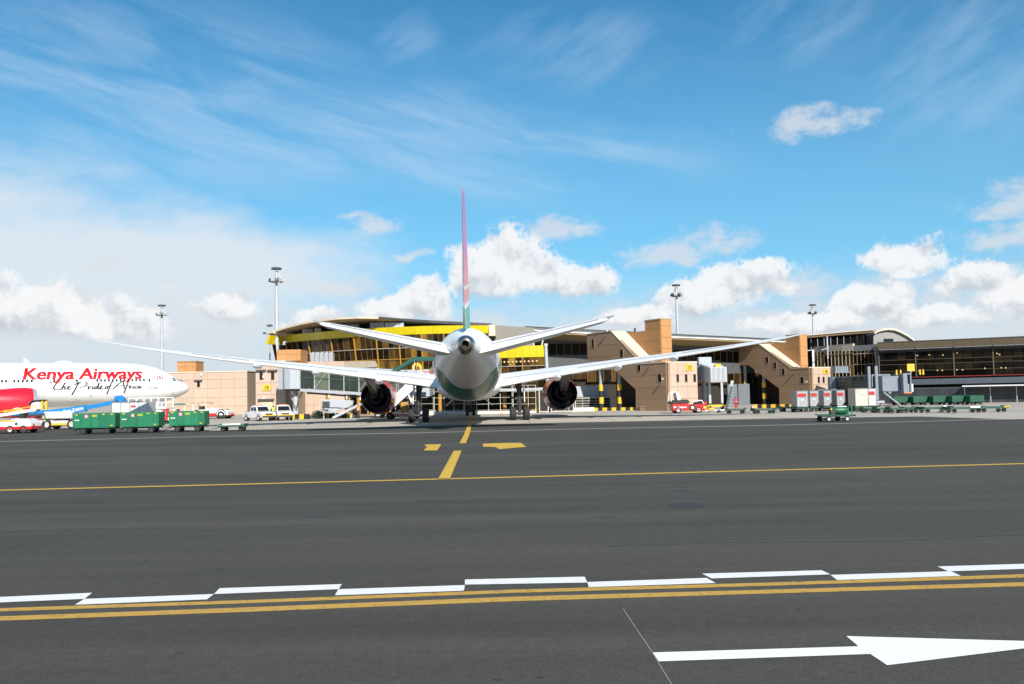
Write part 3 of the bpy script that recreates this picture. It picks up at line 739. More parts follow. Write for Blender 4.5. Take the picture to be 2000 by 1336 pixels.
    MB().sheet([at(sc_+.16,zc_,.018),at(sc_,zc_-.34,.018),at(sc_-.16,zc_,.018),at(sc_,zc_+.34,.018)]).build('flag_shield', M('flag_shield', (.5,.01,.02), .4), fo)
    # flight deck windows
    cock = [[(337.5,737.5),(343,738.2),(344.5,744),(339,744)],[(344,738.3),(349,740),(351,744.5),(345.6,744.2)],[(350,740.4),(354.5,742.2),(358,745.5),(352.2,744.8)]]
    for q in cock:
        pts = [sz(*p) for p in q]; MB().sheet([at(s,z,.02) for s, z in pts]).build('cockpit_window', wmat, fo)
    # small vents and probes
    for px, py in ((179,772),(150,779),(157,779),(340,757),(337,768)):
        s, z = sz(px, py); x, y, zz = at(s, z, 0); MB().box(x-.03,x+.03,y-.12,y+.12,zz-.07,zz+.07).build('vent', GREYM, fo)
    # crown blade antenna and satellite dome
    s, _ = sz(60, 712); MB().prism([(-.03,-s-.45,8.27),(-.03,-s+.25,8.27),(-.03,-s-.25,8.95),(-.03,-s-.5,8.95)], (.06,0,0)).build('antenna', SKIN, fo)
    s, _ = sz(132, 710); MB().lathe([(-1.3,.02),(-1.1,.18),(-.5,.36),(.3,.38),(.9,.25),(1.3,.02)], (0,-s,8.24), 'Y', 24).build('satellite_dome', SKIN, fo, smooth=True)
    # wings, tail, engines, gear (mostly outside the photograph)
    W = [(0,22,15.5,3.3,.11,2),(3.1,24.2,13.2,3.5,.11,2),(10,29.2,8.6,4.2,.105,2),(20,36.2,5.6,5.2,.10,1),(30,43.2,2.8,6.2,.09,0),(32.4,46,1.0,6.6,.08,0)]
    for side in (1,-1):
        wo_ = MB().loft(wing_rings(refine(W, 20), 0, side)).build('wing', WINGG, pl, smooth=True, ang=50)
        e = engine(pl, side*9.6, -22.3, 6.6, 2.72, 1.98, M('nacelle_bright_red', (.66,.012,.03), .3, coat=.6, var=.05), False, M('inlet_lip_grey', (.55,.62,.66), .3, metal=.5))
        rg = [[(side*9.6+q*.35, y, z) for y, z in ((-24.3,4.6),(-27,5.2),(-33,5.3),(-36,4.6),(-31,4.2),(-29,3.4),(-26,4.0))] for q in (-1,1)]
        MB().loft(rg).build('pylon', SKIN, e)
        if side > 0:
            # roundel on the nacelle
            q = MB(); qk = MB()
            def onn(u, v): # u forward, v up
                zz = 1.62+v; r = 1.99; k = (zz-2.72)/r; return (9.6+r*math.sqrt(max(0,1-k*k))+.02, -24.6+u, zz)
            for i in range(28):
                t0, t1 = 2*math.pi*i/28, 2*math.pi*(i+1)/28
                q.sheet([onn(.66*math.cos(t0),.5*math.sin(t0)), onn(.66*math.cos(t1),.5*math.sin(t1)), onn(.55*math.cos(t1),.40*math.sin(t1)), onn(.55*math.cos(t0),.40*math.sin(t0))])
            for st in ([(-.22,-.34),(-.10,.36)], [(.34,.30),(-.16,.02)], [(-.12,.04),(.36,-.30)]):
                (a0,a1),(b0,b1) = st; l = math.hypot(b0-a0,b1-a1); nx, nz = -(b1-a1)/l*.07, (b0-a0)/l*.07
                q.sheet([onn(a0-nx,a1-nz),onn(b0-nx,b1-nz),onn(b0+nx,b1+nz),onn(a0+nx,a1+nz)])
            q.build('engine_emblem', WHITE, e, recalc=False)
        MB().loft(wing_rings([(1.5,60,9,6.2,.09,0),(10.7,68,3,7.2,.08,0)], 0, side)).build('horizontal_stabilizer', WINGG, pl, smooth=True)
        bogie(pl, side*5.5, -36.5, 3.6, 3, .66, .5, 1.4, 1.45)
    MB().loft(wing_rings([(7.6,56,13,0,.08,0),(18.5,67,5,0,.08,0)], 0, 1, True)).build('vertical_fin', M('tail_red', (.55,.012,.03), .3, coat=.5), pl, smooth=True)
    bogie(pl, 0, -5.9, 2.6, 1, .55, .4, .9, 0, 'nose_landing_gear')
    return pl
scene_plane_777()

# ------------------------------------------------------------------ buildings
BEIGE = M('beige_cladding', (.50,.375,.285), .75, var=.05, vs=.6, bump=.15, rnd=.05)
BEIGE_C = M('beige_core', (.36,.26,.18), .85)
BROWN = M('brown_cladding', (.36,.23,.135), .75, var=.05, vs=.6, bump=.15, rnd=.05)
ORANGE = M('orange_cladding', (.46,.23,.085), .75, var=.06, vs=.6, rnd=.05)
CREAM = M('cream_coping', (.62,.53,.41), .7, var=.06)
FASC = M('roof_fascia_tan', (.40,.29,.15), .6, var=.08)
SOFF = M('soffit_tan', (.58,.44,.27), .7, var=.08)
ROOFG = M('roof_sheet_grey', (.20,.195,.18), .55, var=.08)
RDARK = M('roof_edge_dark', (.055,.055,.05), .5)
YELP = M('yellow_fascia_panel', (.66,.52,.008), .38, coat=.15, var=.05, rnd=.05)
YCOL = M('ochre_column', (.40,.21,.025), .5, var=.08)
MULL = M('bronze_mullion', (.20,.13,.06), .4, metal=.3, var=.1)
LMULL = M('pale_mullion', (.40,.36,.28), .5)
SPAN = M('grey_spandrel', (.085,.088,.088), .45, var=.08)
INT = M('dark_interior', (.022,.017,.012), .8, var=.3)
def glass_mat(name, lo, hi, rough=.07):
    m = bpy.data.materials.new(name); m.use_nodes = True; t = m.node_tree; nt = NT(t); b = t.nodes['Principled BSDF']
    oi = t.nodes.new('ShaderNodeObjectInfo'); tcn = t.nodes.new('ShaderNodeTexCoord')
    n = nt.noise(nt.vec('ADD', nt.vec('MULTIPLY', tcn.outputs['Object'], (1.2,1,.6)), nt.vec('SCALE', oi.outputs['Location'])), 1.3, 4, .6)
    f = nt.math('ADD', nt.math('POWER', oi.outputs['Random'], 2.2), nt.math('MULTIPLY', nt.math('SUBTRACT', n, .5), .7), clamp=True)
    t.links.new(nt.mix(f, col4(lo), col4(hi)), b.inputs['Base Color'])
    b.inputs['Roughness'].default_value = rough; b.inputs['Specular IOR Level'].default_value = .2
    MATS[name] = m; return m
BRONZE = glass_mat('bronze_glass', (.008,.006,.004), (.11,.058,.016))
AMBER = glass_mat('amber_glass', (.018,.011,.004), (.36,.20,.035))
DKGL = glass_mat('dark_bronze_glass', (.004,.0035,.003), (.022,.015,.008))
GREENGL = glass_mat('green_tinted_glass', (.03,.045,.035), (.16,.18,.12), .12)

LAMP = bpy.data.materials.new('lit_lamp'); LAMP.use_nodes = True
LAMP.node_tree.nodes['Principled BSDF'].inputs['Base Color'].default_value = (.45,.32,.15,1)
LAMP.node_tree.nodes['Principled BSDF'].inputs['Emission Color'].default_value = (1,.72,.32,1); LAMP.node_tree.nodes['Principled BSDF'].inputs['Emission Strength'].default_value = .16
def clip_band(poly, lo, hi):
    """part of a 2D polygon with lo <= v <= hi"""
    def half(pts, k, sgn):
        out = []
        for a, b in zip(pts, pts[1:]+pts[:1]):
            da, db = sgn*(a[1]-k), sgn*(b[1]-k)
            if da >= 0: out.append(a)
            if (da >= 0) != (db >= 0):
                t = da/(da-db); out.append((a[0]+(b[0]-a[0])*t, a[1]+(b[1]-a[1])*t))
        return out
    p = half(poly, lo, 1)
    return half(p, hi, -1) if len(p) > 2 else []
def swap(p): return [(b, a) for a, b in p]
def clad(parent, org, u, n, poly, rowh, colw, m, core, thick=.06, gap=.035, depth=.3, u0=None):
    """wall of separate cladding panels on a core; poly in (along u, z)"""
    org, u, n = Vector(org), Vector(u).normalized(), Vector(n).normalized()
    Z = Vector((0,0,1)); P3 = lambda a, z, d: org+u*a+Z*z+n*d
    wall = MB().prism([P3(a, z, 0) for a, z in poly], n*-depth).build('wall', core, parent)
    zs = [z for _, z in poly]; us = [a for a, _ in poly]; z = min(zs)
    r = 0
    while z < max(zs)-.05:
        z1 = min(z+rowh, max(zs)); z1 = max(zs) if max(zs)-z1 < rowh*.3 else z1
        a = min(us) if u0 is None else u0
        while a < max(us)-.05:
            a1 = a+colw; a1 = max(us) if max(us)-a1 < colw*.3 else a1
            q = clip_band(poly, z+gap/2, z1-gap/2)
            if len(q) > 2: q = swap(clip_band(swap(q), a+gap/2, a1-gap/2))
            if len(q) > 2:
                cl = []
                for p in q:
                    if not cl or (abs(p[0]-cl[-1][0])+abs(p[1]-cl[-1][1])) > .02: cl.append(p)
                if len(cl) > 2: MB().prism([P3(x, y, 0) for x, y in cl], n*thick).build('panel', m, wall)
            a = a1
        z = z1; r += 1
    return wall
def slot(parent, org, u, n, a, z0, z1, wd, tee=False, out=.06, fm=None):
    """narrow window: frame round a dark pane, with a hood where the photo shows one"""
    org, u, n = Vector(org), Vector(u).normalized(), Vector(n).normalized(); Z = Vector((0,0,1))
    bs = org+u*a
    fr = MB()
    def bx(a0, a1, b0, b1, d0, d1):
        fr_ = [bs+u*a0+Z*b0+n*d0, bs+u*a1+Z*b0+n*d0, bs+u*a1+Z*b0+n*d1, bs+u*a0+Z*b0+n*d1]
        return fr_+[p+Z*(b1-b0) for p in fr_]
    w2 = wd/2
    e_ = out+.04; fr.hexa(bx(-w2-.06,-w2,z0-.06,z1+.06,out,e_)).hexa(bx(w2,w2+.06,z0-.06,z1+.06,out,e_)).hexa(bx(-w2,w2,z1,z1+.06,out,e_)).hexa(bx(-w2,w2,z0-.06,z0,out,e_))
    o = fr.build('window', fm or BEIGE, parent)
    q = MB(); q.hexa(bx(-w2,w2,z0,z1,out+.003,out+.012)); q.build('pane', GLASS_D, o)
    if tee: q = MB(); q.hexa(bx(-w2-.42,w2+.42,z1+.082,z1+.26,out,out+.35)); q.build('hood', SPAN, o)
    return o
def sign(parent, org, u, n, a, z, wd, ht, txt, sz):
    org, u, n = Vector(org), Vector(u).normalized(), Vector(n).normalized(); Z = Vector((0,0,1)); c = org+u*a
    p = [c-u*wd/2+n*.07, c+u*wd/2+n*.07, c+u*wd/2+n*.17, c-u*wd/2+n*.17]
    q = MB().hexa([x+Z*(z-ht/2) for x in p]+[x+Z*(z+ht/2) for x in p]); o = q.build('stand_sign', YEL, parent)
    text_on('sign_number', txt, sz, BLK, o, c+n*.18+Z*(z-sz*.36), u, Z, n, align='CENTER', bold=.02); return o
def gfx(o_px, Y): return XX(o_px, Y)

# ---- beige block behind the other aircraft's nose
def low_block():
    Y = 156.0; x0, x1 = XX(326, Y), XX(483, Y); zt = ZZ(430, 727, Y)
    t = thing('service_building', 'low beige panelled building with small orange box on its roof beside aircraft nose', 'building', (x0, Y, 0))
    W_ = x1-x0
    clad(t, (0,0,0), (1,0,0), (0,-1,0), [(0,0),(W_,0),(W_,zt),(0,zt)], 1.5, 2.3, BEIGE, BEIGE_C)
    MB().box(-.01, W_+.02, .3, 14, .02, zt-.02).build('building_core', BEIGE_C, t)
    MB().box(-.1, W_+.1, -.14, 14.1, zt+.002, zt+.18).build('coping', CREAM, t)
    a0, a1 = XX(341, Y)-x0, XX(378, Y)-x0; b = node('roof_box', t)
    clad(b, (0,1.2,zt+.18), (1,0,0), (0,-1,0), [(a0,0),(a1,0),(a1,1.75),(a0,1.75)], .9, 1.3, ORANGE, ORANGE)
    MB().box(a0-.08, a1+.08, 1.0, 5, zt+1.94, zt+2.06).build('coping', FASC, b)
    MB().box(a0, a1, 1.51, 4.9, zt+.19, zt+1.93).build('box_core', ORANGE, b)
    for px in (388,):
        a = XX(px, Y)-x0; slot(t, (0,0,0), (1,0,0), (0,-1,0), a, ZZ(px,756,Y), ZZ(px,745,Y), .5, True)
    MB().box(W_*.42, W_*.42+.3, -.3, -.07, zt-.5, zt-.2).build('flood_light', WHITE, t)
low_block()

# ---- block of stand 15
def block15():
    Y = 119.0; x0, x1 = XX(499.5, Y), XX(557, Y); zt = ZZ(528, 707, Y); W_ = x1-x0
    t = thing('gate_block', 'beige gate block carrying the yellow stand sign 15 beside the glass bridge', 'building', (x0, Y, 0))
    poly = [(0,0),(W_+.7,0),(W_,1.6),(W_,zt),(0,zt)]
    clad(t, (0,0,0), (1,0,0), (0,-1,0), poly, 1.55, 2.0, BEIGE, BEIGE_C)
    MB().box(.0, W_-.02, .3, 11, .02, zt-.02).build('block_core', BEIGE_C, t)
    MB().box(-.1, W_+.1, -.15, 11.1, zt+.002, zt+.15).build('coping', CREAM, t)
    for px in (510.5, 533):
        slot(t, (0,0,0), (1,0,0), (0,-1,0), XX(px,Y)-x0, ZZ(px,742,Y), ZZ(px,726,Y), .42, True)
    sign(t, (0,0,0), (1,0,0), (0,-1,0), XX(521,Y)-x0, ZZ(521,757,Y), 1.05, .78, '15', .62)
    a0, a1 = XX(505,Y)-x0, XX(536,Y)-x0; zl = ZZ(520,781,Y)
    MB().box(a0, a1, -.5, -.07, zl, zl+.14).build('door_canopy', SPAN, t)
    MB().box(a0+.3, a1-.3, -.08, -.062, .05, zl-.2).build('door', M('pale_shutter', (.58,.47,.33), .7), t)
    MB().cyl((W_*.3,-.1,ZZ(520,777,Y)), (W_*.3,-.3,ZZ(520,777,Y)), .14).build('wall_lamp', WHITE, t)
    MB().cyl((W_*.28,-.1,zt-1.9), (W_*.28,-.28,zt-1.9), .13).build('wall_lamp', WHITE, t)
    # orange roof box behind the light mast
    Yb = 127.0; b0, b1 = XX(541,Yb)-x0, XX(588,Yb)-x0; zb = ZZ(560,705,Yb); zt2 = ZZ(560,683,Yb); bx_ = node('roof_box', t)
    clad(bx_, (0,Yb-Y,0), (1,0,0), (0,-1,0), [(b0,zb),(b1,zb),(b1,zt2),(b0,zt2)], .9, 1.35, ORANGE, ORANGE)
    MB().box(b0, b1, Yb-Y+.31, Yb-Y+4, zb-1, zt2-.01).build('box_core', ORANGE, bx_)
    # the lower wall running back beside the bridge
    t2 = thing('service_wall', 'low beige panelled wall below the glass passenger bridge', 'building', (XX(557,131), 131, 0))
    W2 = XX(673,131)-XX(557,131); zz = ZZ(640,706,131)
    clad(t2, (0,0,0), (1,0,0), (0,-1,0), [(0,0),(W2,0),(W2,zz),(0,zz)], 1.55, 2.0, BEIGE, BEIGE_C)
    MB().box(.02, W2-.02, .3, 6, .02, zz-.02).build('wall_core', BEIGE_C, t2)
    W3 = XX(742,131)-XX(557,131); z3 = ZZ(700,718,131)
    MB().box(W2, W3, 0, 5, z3, zz-.05).build('canopy_beam', M('stained_concrete', (.34,.29,.22), .85, var=.15), t2)
    for k in range(4):
        a = W2+.5+(W3-W2-1)*k/3; MB().cyl((a,.6,0),(a,.6,z3-.002),.12).build('canopy_post', YCOL, t2)
    return t
block15()

# ---- roof-top cooling units behind the wing
def chillers():
    Y = 126.0; x0 = XX(583, Y); z0 = ZZ(610, 711, Y)
    for k in range(5):
        t = thing('cooling_unit', 'grey ribbed rooftop cooling unit in the row above the beige wall', 'cooling unit', (x0+.25+k*.66, Y+6, ZZ(640,706,131)+.03), 0, 'rooftop cooling units')
        MB().box(0, .58, 0, 1.4, 0, 1.25).build('casing', LGREY, t, bevel=.02)
        for j in range(4): MB().box(.05, .53, -.03, -.002, .15+j*.27, .33+j*.27).build('louvre', GREYM, t)
        MB().cyl((.29,.5,1.252),(.29,.5,1.42),.23).build('fan_cowl', GREYM, t)
chillers()

# ---- main terminal: bowed glass front under a yellow fascia
def arc_pts(keys, n):
    out = []
    for i in range(n+1):
        px = keys[0][0]+(keys[-1][0]-keys[0][0])*i/n
        for a, b in zip(keys[:-1], keys[1:]):
            if a[0] <= px <= b[0]+1e-6:
                t = (px-a[0])/(b[0]-a[0]); t2 = t; Y = a[1]+(b[1]-a[1])*t2; break
        out.append(Vector((XX(px, Y), Y, 0)))
    # even the arc
    for _ in range(3): out = [out[0]]+[(out[i-1]+2*out[i]+out[i+1])/4 for i in range(1, len(out)-1)]+[out[-1]]
    return out
def quad_part(name, m, parent, a, b, z0, z1, th, lean0=0.0, lean1=0.0, n=None, inset=.0):
    """upright slab between plan points a, b; lean = how far it stands back at bottom/top"""
    a, b = Vector(a), Vector(b); d = (b-a).normalized(); nn = n or Vector((d.y, -d.x, 0))   # faces the camera
    a = a+d*inset; b = b-d*inset; Z = Vector((0,0,1))
    lo = -nn*lean0; hi = -nn*lean1
    return MB().hexa([a+lo+Z*z0, b+lo+Z*z0, b+lo-nn*th+Z*z0, a+lo-nn*th+Z*z0, a+hi+Z*z1, b+hi+Z*z1, b+hi-nn*th+Z*z1, a+hi-nn*th+Z*z1]).build(name, m, parent)
def terminal():
    t = thing('terminal_building', 'terminal with bowed bronze glass front, yellow fascia and curved tan roof', 'building', (XX(760,130), 130, 0))
    O = Vector((XX(760,130), 130, 0)); L = lambda v: Vector(v)-O
    keys = [(557,141),(640,134.6),(718,130.4),(800,128.6),(870,128),(957,129.5)]
    A = [L(p) for p in arc_pts(keys, 36)]
    zt, zb, zl = 12.25, 11.15, 3.6
    fas = node('fascia', t)
    for a, b in zip(A[:-1], A[1:]): quad_part('fascia_panel', YELP, fas, a, b, zb, zt, .5, .25, 0, inset=.012)
    # end return of the fascia, facing the sun
    e0, e1 = L((XX(529,138.6),138.6,0)), A[0]
    quad_part('fascia_panel', YELP, fas, e0, e1, zb-.35, zt-.15, .5, .55, 0)
    zz = zb-.40
    for k in range(3):
        p, q = e0+Vector((.1,.35,0))+(e1-e0)*(k/3), e0+Vector((.1,.35,0))+(e1-e0)*((k+1)/3)
        MB().hexa([p+Vector((1.15*(1-k/3),1.0,4.0)),q+Vector((1.15*(1-(k+1)/3)-.04,1.0,4.0)),q+Vector((1.15*(1-(k+1)/3)-.04,1.2,4.0)),p+Vector((1.15*(1-k/3),1.2,4.0)),p+Vector((0,0,zz)),q+Vector((-.04,0,zz)),q+Vector((-.04,.2,zz)),p+Vector((0,.2,zz))]).build('end_pane', DKGL, t)
    MB().beam(e0+Vector((1.2,1.3,4.0)), e0+Vector((.05,.3,zz)), .16).build('end_mullion', LGREY, t)
    rows = [zb, 9.3, 7.75, 6.2, 4.75, zl]
    glz = node('curtain_wall', t)
    lean = lambda z: .25+(zb-z)*.16
    for i, (a, b) in enumerate(zip(A[:-1], A[1:])):
        for k in range(5):
            m = AMBER if (i > 16 and k in (2,3)) or (i > 10 and random.random() < .25) else BRONZE
            quad_part('pane', m, glz, a, b, rows[k+1]+.03, rows[k]-.03, .05, lean(rows[k+1])+random.uniform(0,.02), lean(rows[k])+random.uniform(0,.02), inset=.03)
    for i, p in enumerate(A):
        d = (A[min(i+1,36)]-A[max(i-1,0)]).normalized(); n = Vector((d.y,-d.x,0)); big = i % 4 == 0
        f = lambda z: p-n*(lean(z)-(.10 if big else .03))+Vector((0,0,z))
        MB().beam(f(zl), f(zb-.01), .17 if big else .06, .2 if big else .06).build('column' if big else 'mullion', YCOL if big else MULL, glz)
    for z in rows[1:]:
        for a, b in zip(A[:-1:4], A[4::4]):
            d = (b-a).normalized(); n = Vector((d.y,-d.x,0)); s = n*(.08-lean(z))
            pts = A[A.index(a):A.index(a)+5]; mb = MB()
            for p, q in zip(pts[:-1], pts[1:]): mb.beam(p+s+Vector((0,0,z)), q+s+Vector((0,0,z)), .10, .09)
            mb.build('transom', LMULL if z in (9.3,6.2) else YCOL, glz)
    # deck over the glazing, clerestory and curved roof
    back = [p+Vector((0,26,0)) for p in A]
    MB().prism([p-Vector((0,-.3,-zt+.25)) for p in A]+[p+Vector((0,0,zt-.25)) for p in back[::-1]], (0,0,.2)).build('roof_deck', ROOFG, t)
    MB().prism([p+Vector((0,1.6,zl)) for p in A]+[p+Vector((0,0,zl)) for p in back[::-1]], (0,0,.3)).build('floor_slab', SPAN, t)
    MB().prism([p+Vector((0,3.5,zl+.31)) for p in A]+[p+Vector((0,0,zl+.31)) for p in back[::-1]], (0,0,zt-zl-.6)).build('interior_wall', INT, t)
    tops = [(522,650,140.5),(540,645,139.2),(560,638.5,137.6),(590,631,135),(620,625.5,132.8),(660,621,130.2),(700,619,128.6),(740,619.6,128.6),(780,622.5,131),(840,626.5,134),(900,629.5,135.5),(960,632.5,136.5)]
    F = [L(P(*q)) for q in tops]; Bk = [p+Vector((2.0,26,-1.0)) for p in F]
    for i in range(len(F)-1):
        th = .22 if i < 8 else .3
        MB().hexa([F[i]-Vector((0,0,th)), F[i+1]-Vector((0,0,th)), Bk[i+1]-Vector((0,0,.5)), Bk[i]-Vector((0,0,.5)), F[i], F[i+1], Bk[i+1], Bk[i]]).build('roof_sheet', SOFF if i < 8 else ROOFG, t)
        MB().hexa([F[i]+Vector((0,-.3,-th-.02)), F[i+1]+Vector((0,-.3,-th-.02)), F[i+1]+Vector((0,-.004,-th-.02)), F[i]+Vector((0,-.004,-th-.02)),
                   F[i]+Vector((0,-.3,.05)), F[i+1]+Vector((0,-.3,.05)), F[i+1]+Vector((0,-.004,.05)), F[i]+Vector((0,-.004,.05))]).build('fascia_strip', CREAM if i < 7 else RDARK, t)
    c0, c1 = L((XX(546,155),155,0)), L((XX(960,156),156,0))
    for k in range(14):
        a, b = c0+(c1-c0)*(k/14), c0+(c1-c0)*((k+1)/14)
        quad_part('clerestory_pane' if k % 2 == 0 else 'clerestory_panel', DKGL if k % 2 == 0 else SOFF, t, a, b, zt-.04, 13.0-.04*abs(k-5)**1.3, .2, inset=.02)
    MB().beam(e0+Vector((.2,.2,zt+.35)), A[1]+Vector((0,1.2,zt+.1)), .25, .3).build('raking_strut', CREAM, t)
    MB().beam(L(P(551,641,141)), L(P(560,657,140.6)), .22, .3).build('raking_strut', CREAM, t)
    # end pier of the yellow fascia
    q = A[-1]; MB().box(q.x, q.x+.9, q.y-.1, q.y+4, zb-.4, zt+.05).build('end_pier', CREAM, t)
    # ---- middle part: grey gable and second yellow volume
    g0, g1 = XX(956,134), XX(1046,134)
    MB().hexa([L((g0,133,6)),L((g1,133,6)),L((g1,140,6)),L((g0,140,6)),L((g0,133,ZZ(960,634,133))),L((g1,133,ZZ(1046,640,133))),L((g1,140,ZZ(1046,640,133))),L((g0,140,ZZ(960,634,133)))]).build('gable_wall', M('gable_sheet_grey', (.23,.215,.18), .6, var=.05), t)
    a, b = L((XX(938,123),123,0)), L((XX(1064,121),121,0)); zt2, zb2 = ZZ(1020,676,122), ZZ(1020,698,122); N = 9
    f2 = node('fascia', t); d = (b-a)/N
    for k in range(N):
        quad_part('fascia_panel', YELP, f2, a+d*k, a+d*(k+1), zb2, zt2, .4, .12, 0, inset=.012)
        z = zb2
        for j, h in enumerate((1.15,1.5,1.5)):
            quad_part('pane', AMBER if j == 0 else BRONZE, f2, a+d*k, a+d*(k+1), z-h+.03, z-.03, .05, .15+.13*(zb2-z+h), .15+.13*(zb2-z), inset=.03); z -= h
        MB().beam(a+d*k+Vector((0,.12,zb2)), a+d*k+Vector((0,.75,zb2-4.15)), .13 if k % 3 == 0 else .06).build('mullion', YCOL if k % 3 == 0 else MULL, f2)
        MB().beam(a+d*k+Vector((0,.20,zb2-1.15)), a+d*(k+1)+Vector((0,.20,zb2-1.15)), .08).build('transom', LMULL, f2)
    for k in range(12):
        p = a+(b-a)*((k+3.2)/16)+Vector((0,.05,zb2-.55)); MB().cyl(p, p+Vector((0,.06,0)), .13, .13, 12).build('ceiling_lamp', LAMP, f2)
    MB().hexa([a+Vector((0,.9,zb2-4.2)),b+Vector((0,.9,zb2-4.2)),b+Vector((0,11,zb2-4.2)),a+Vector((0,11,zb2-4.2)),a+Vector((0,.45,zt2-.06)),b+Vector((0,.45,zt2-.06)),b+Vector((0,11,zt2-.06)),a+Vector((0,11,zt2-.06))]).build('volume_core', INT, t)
    MB().beam(a+Vector((0,-.05,zb2-4.25)), b+Vector((.3,-.05,zb2-4.25)), .5, .35).build('edge_beam', LGREY, t)
    MB().cyl(b+Vector((.25,-.1,zt2-.1)), b+Vector((.45,.2,zb2-5.0)), .20, .27).build('raking_column', LGREY, t, smooth=True)
    MB().cyl(b+Vector((.25,-.1,zt2-.1)), b+Vector((.25,-.1,zt2+.2)), .26).build('column_cap', CREAM, t)
    for px, q in ((1043,-.3),(1058,.25)):
        p = L(P(px,676,122.5)); MB().beam(p, p+Vector((q*1.8,3.5,1.7)), .16).build('roof_strut', CREAM, t)
    # ---- long wing to the right under the eave
    wing = node('concourse', t)
    kx = [(1025,643,134),(1150,650,138),(1310,657,142),(1420,661.5,146),(1530,667,151),(1590,670,154)]
    E = [L(P(*k)) for k in kx]
    up = [L(P(*k)) for k in ((1025,637,137),(1150,643.5,141),(1310,652,145),(1420,657,149),(1530,662.5,154),(1590,665.5,157))]
    for i in range(len(E)-1):
        a, b = E[i], E[i+1]; c, d_ = up[i], up[i+1]
        MB().hexa([a-Vector((0,.2,.16)), b-Vector((0,.2,.16)), b+Vector((0,.1,-.16)), a+Vector((0,.1,-.16)), a-Vector((0,.2,0)), b-Vector((0,.2,0)), b+Vector((0,.1,0)), a+Vector((0,.1,0))]).build('eave_trim', WHITE, wing)
        MB().hexa([a+Vector((0,.11,-.12)), b+Vector((0,.11,-.12)), d_+Vector((0,0,-.4)), c+Vector((0,0,-.4)), a+Vector((0,.11,-.02)), b+Vector((0,.11,-.02)), d_+Vector((0,0,-.15)), c+Vector((0,0,-.15))]).build('roof_sheet', ROOFG, wing)
        MB().hexa([c+Vector((0,-.1,-.30)), d_+Vector((0,-.1,-.30)), d_+Vector((0,24,-.3)), c+Vector((0,24,-.3)), c+Vector((0,-.1,.02)), d_+Vector((0,-.1,.02)), d_+Vector((0,24,.25)), c+Vector((0,24,.25))]).build('roof_edge', RDARK, wing)
        # soffit running back and down to the wall head
        w0, w1 = a+Vector((0,5.2,-.95)), b+Vector((0,5.2,-.95))
        MB().hexa([a+Vector((0,.0,-.40)), b+Vector((0,.0,-.40)), w1-Vector((0,0,.1)), w0-Vector((0,0,.1)), a+Vector((0,0,-.165)), b+Vector((0,0,-.165)), w1, w0]).build('soffit', FASC, wing)
        # wall: windows, spandrel, windows, lower spandrel
        h = w0.z-.1; lv = [(h, h-.75, SPAN), (h-.75, h-2.5, DKGL), (h-2.5, h-4.4, SPAN), (h-4.4, h-6.3, BRONZE)]
        nseg = max(3, int((w1-w0).length/1.25))
        for z1, z0, m in lv:
            p, q = w0.copy(), w1.copy(); p.z = q.z = 0
            if m is SPAN: quad_part('spandrel', m, wing, p, q, z0, z1-.02, .4)
            else:
                for k in range(nseg):
                    quad_part('pane', m, wing, p+(q-p)*(k/nseg), p+(q-p)*((k+1)/nseg), z0+.03, z1-.03, .08, .22, .12, inset=.04)
                    r = p+(q-p)*(k/nseg); MB().beam(r+Vector((0,.1,z0)), r+Vector((0,.05,z1)), .07, .12).build('mullion', MULL, wing)
        p, q = w0.copy(), w1.copy(); p.z = q.z = 0
        quad_part('inner_wall', INT, wing, p+Vector((0,.9,0)), q+Vector((0,.9,0)), 0.02, h-.2, 8)
    # undercroft wall below everything
    u0_, u1 = L((XX(590,137),137,0)), L((XX(1050,137),137,0))
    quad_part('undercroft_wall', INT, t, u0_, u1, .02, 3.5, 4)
    for px in (640,700,760,815,859,985,1040):
        p = L((XX(px,126),126,0)); MB().cyl(p, p+Vector((0,0,3.58)), .26).build('undercroft_column', YCOL, t, smooth=True)
    for px0, px1, pz in ((1020,1032,4),(1034,1047,4)):
        p, q = L((XX(px0,128),128,0)), L((XX(px1,128),128,0)); quad_part('ochre_door', YCOL, t, p, q, .02, 3.1, .2)
    for px0, px1 in ((1118,1150),(1152,1186)):
        p, q = L((XX(px0,136),136,0)), L((XX(px1,136),136,0)); quad_part('hanging_panel', LGREY, t, p, q, ZZ(1150,775,136), ZZ(1150,754,136), .15)
    for px0, px1 in ((1421,1440),(1442,1464)):
        p, q = L((XX(px0,150),150,0)), L((XX(px1,150),150,0)); quad_part('roller_door', M('blue_grey_door', (.13,.15,.175), .5), t, p, q, .02, ZZ(1440,750,150), .15)
    # roof-top screens and boxes over the yellow fascia
    for px0, px1, py, Y, m in ((591,612,643,139.6,DWHITE),(615,628,641.5,138,DWHITE),(672,703,633,134.3,LGREY),(724,752,630,131.6,LGREY),(753,790,630,131.4,LGREY)):
        q = node('roof_screen', t); a, b = L((XX(px0,Y),Y,0)), L((XX(px1,Y),Y,0)); z1 = ZZ((px0+px1)/2, py, Y); nn = max(2, int((b-a).length/.55))
        for k in range(nn): quad_part('screen_panel', m, q, a+(b-a)*(k/nn), a+(b-a)*((k+1)/nn), zt, z1, .06, inset=.02)
        quad_part('screen_back', GREYM, q, a+Vector((0,.3,0)), b+Vector((0,.3,0)), zt-.05, z1-.1, .2)
    # small things on the ridge
    p = L(P(1240,641,143)); MB().cyl(p-Vector((0,0,1.2)), p, .16).build('roof_vent', DARK, t)
terminal()

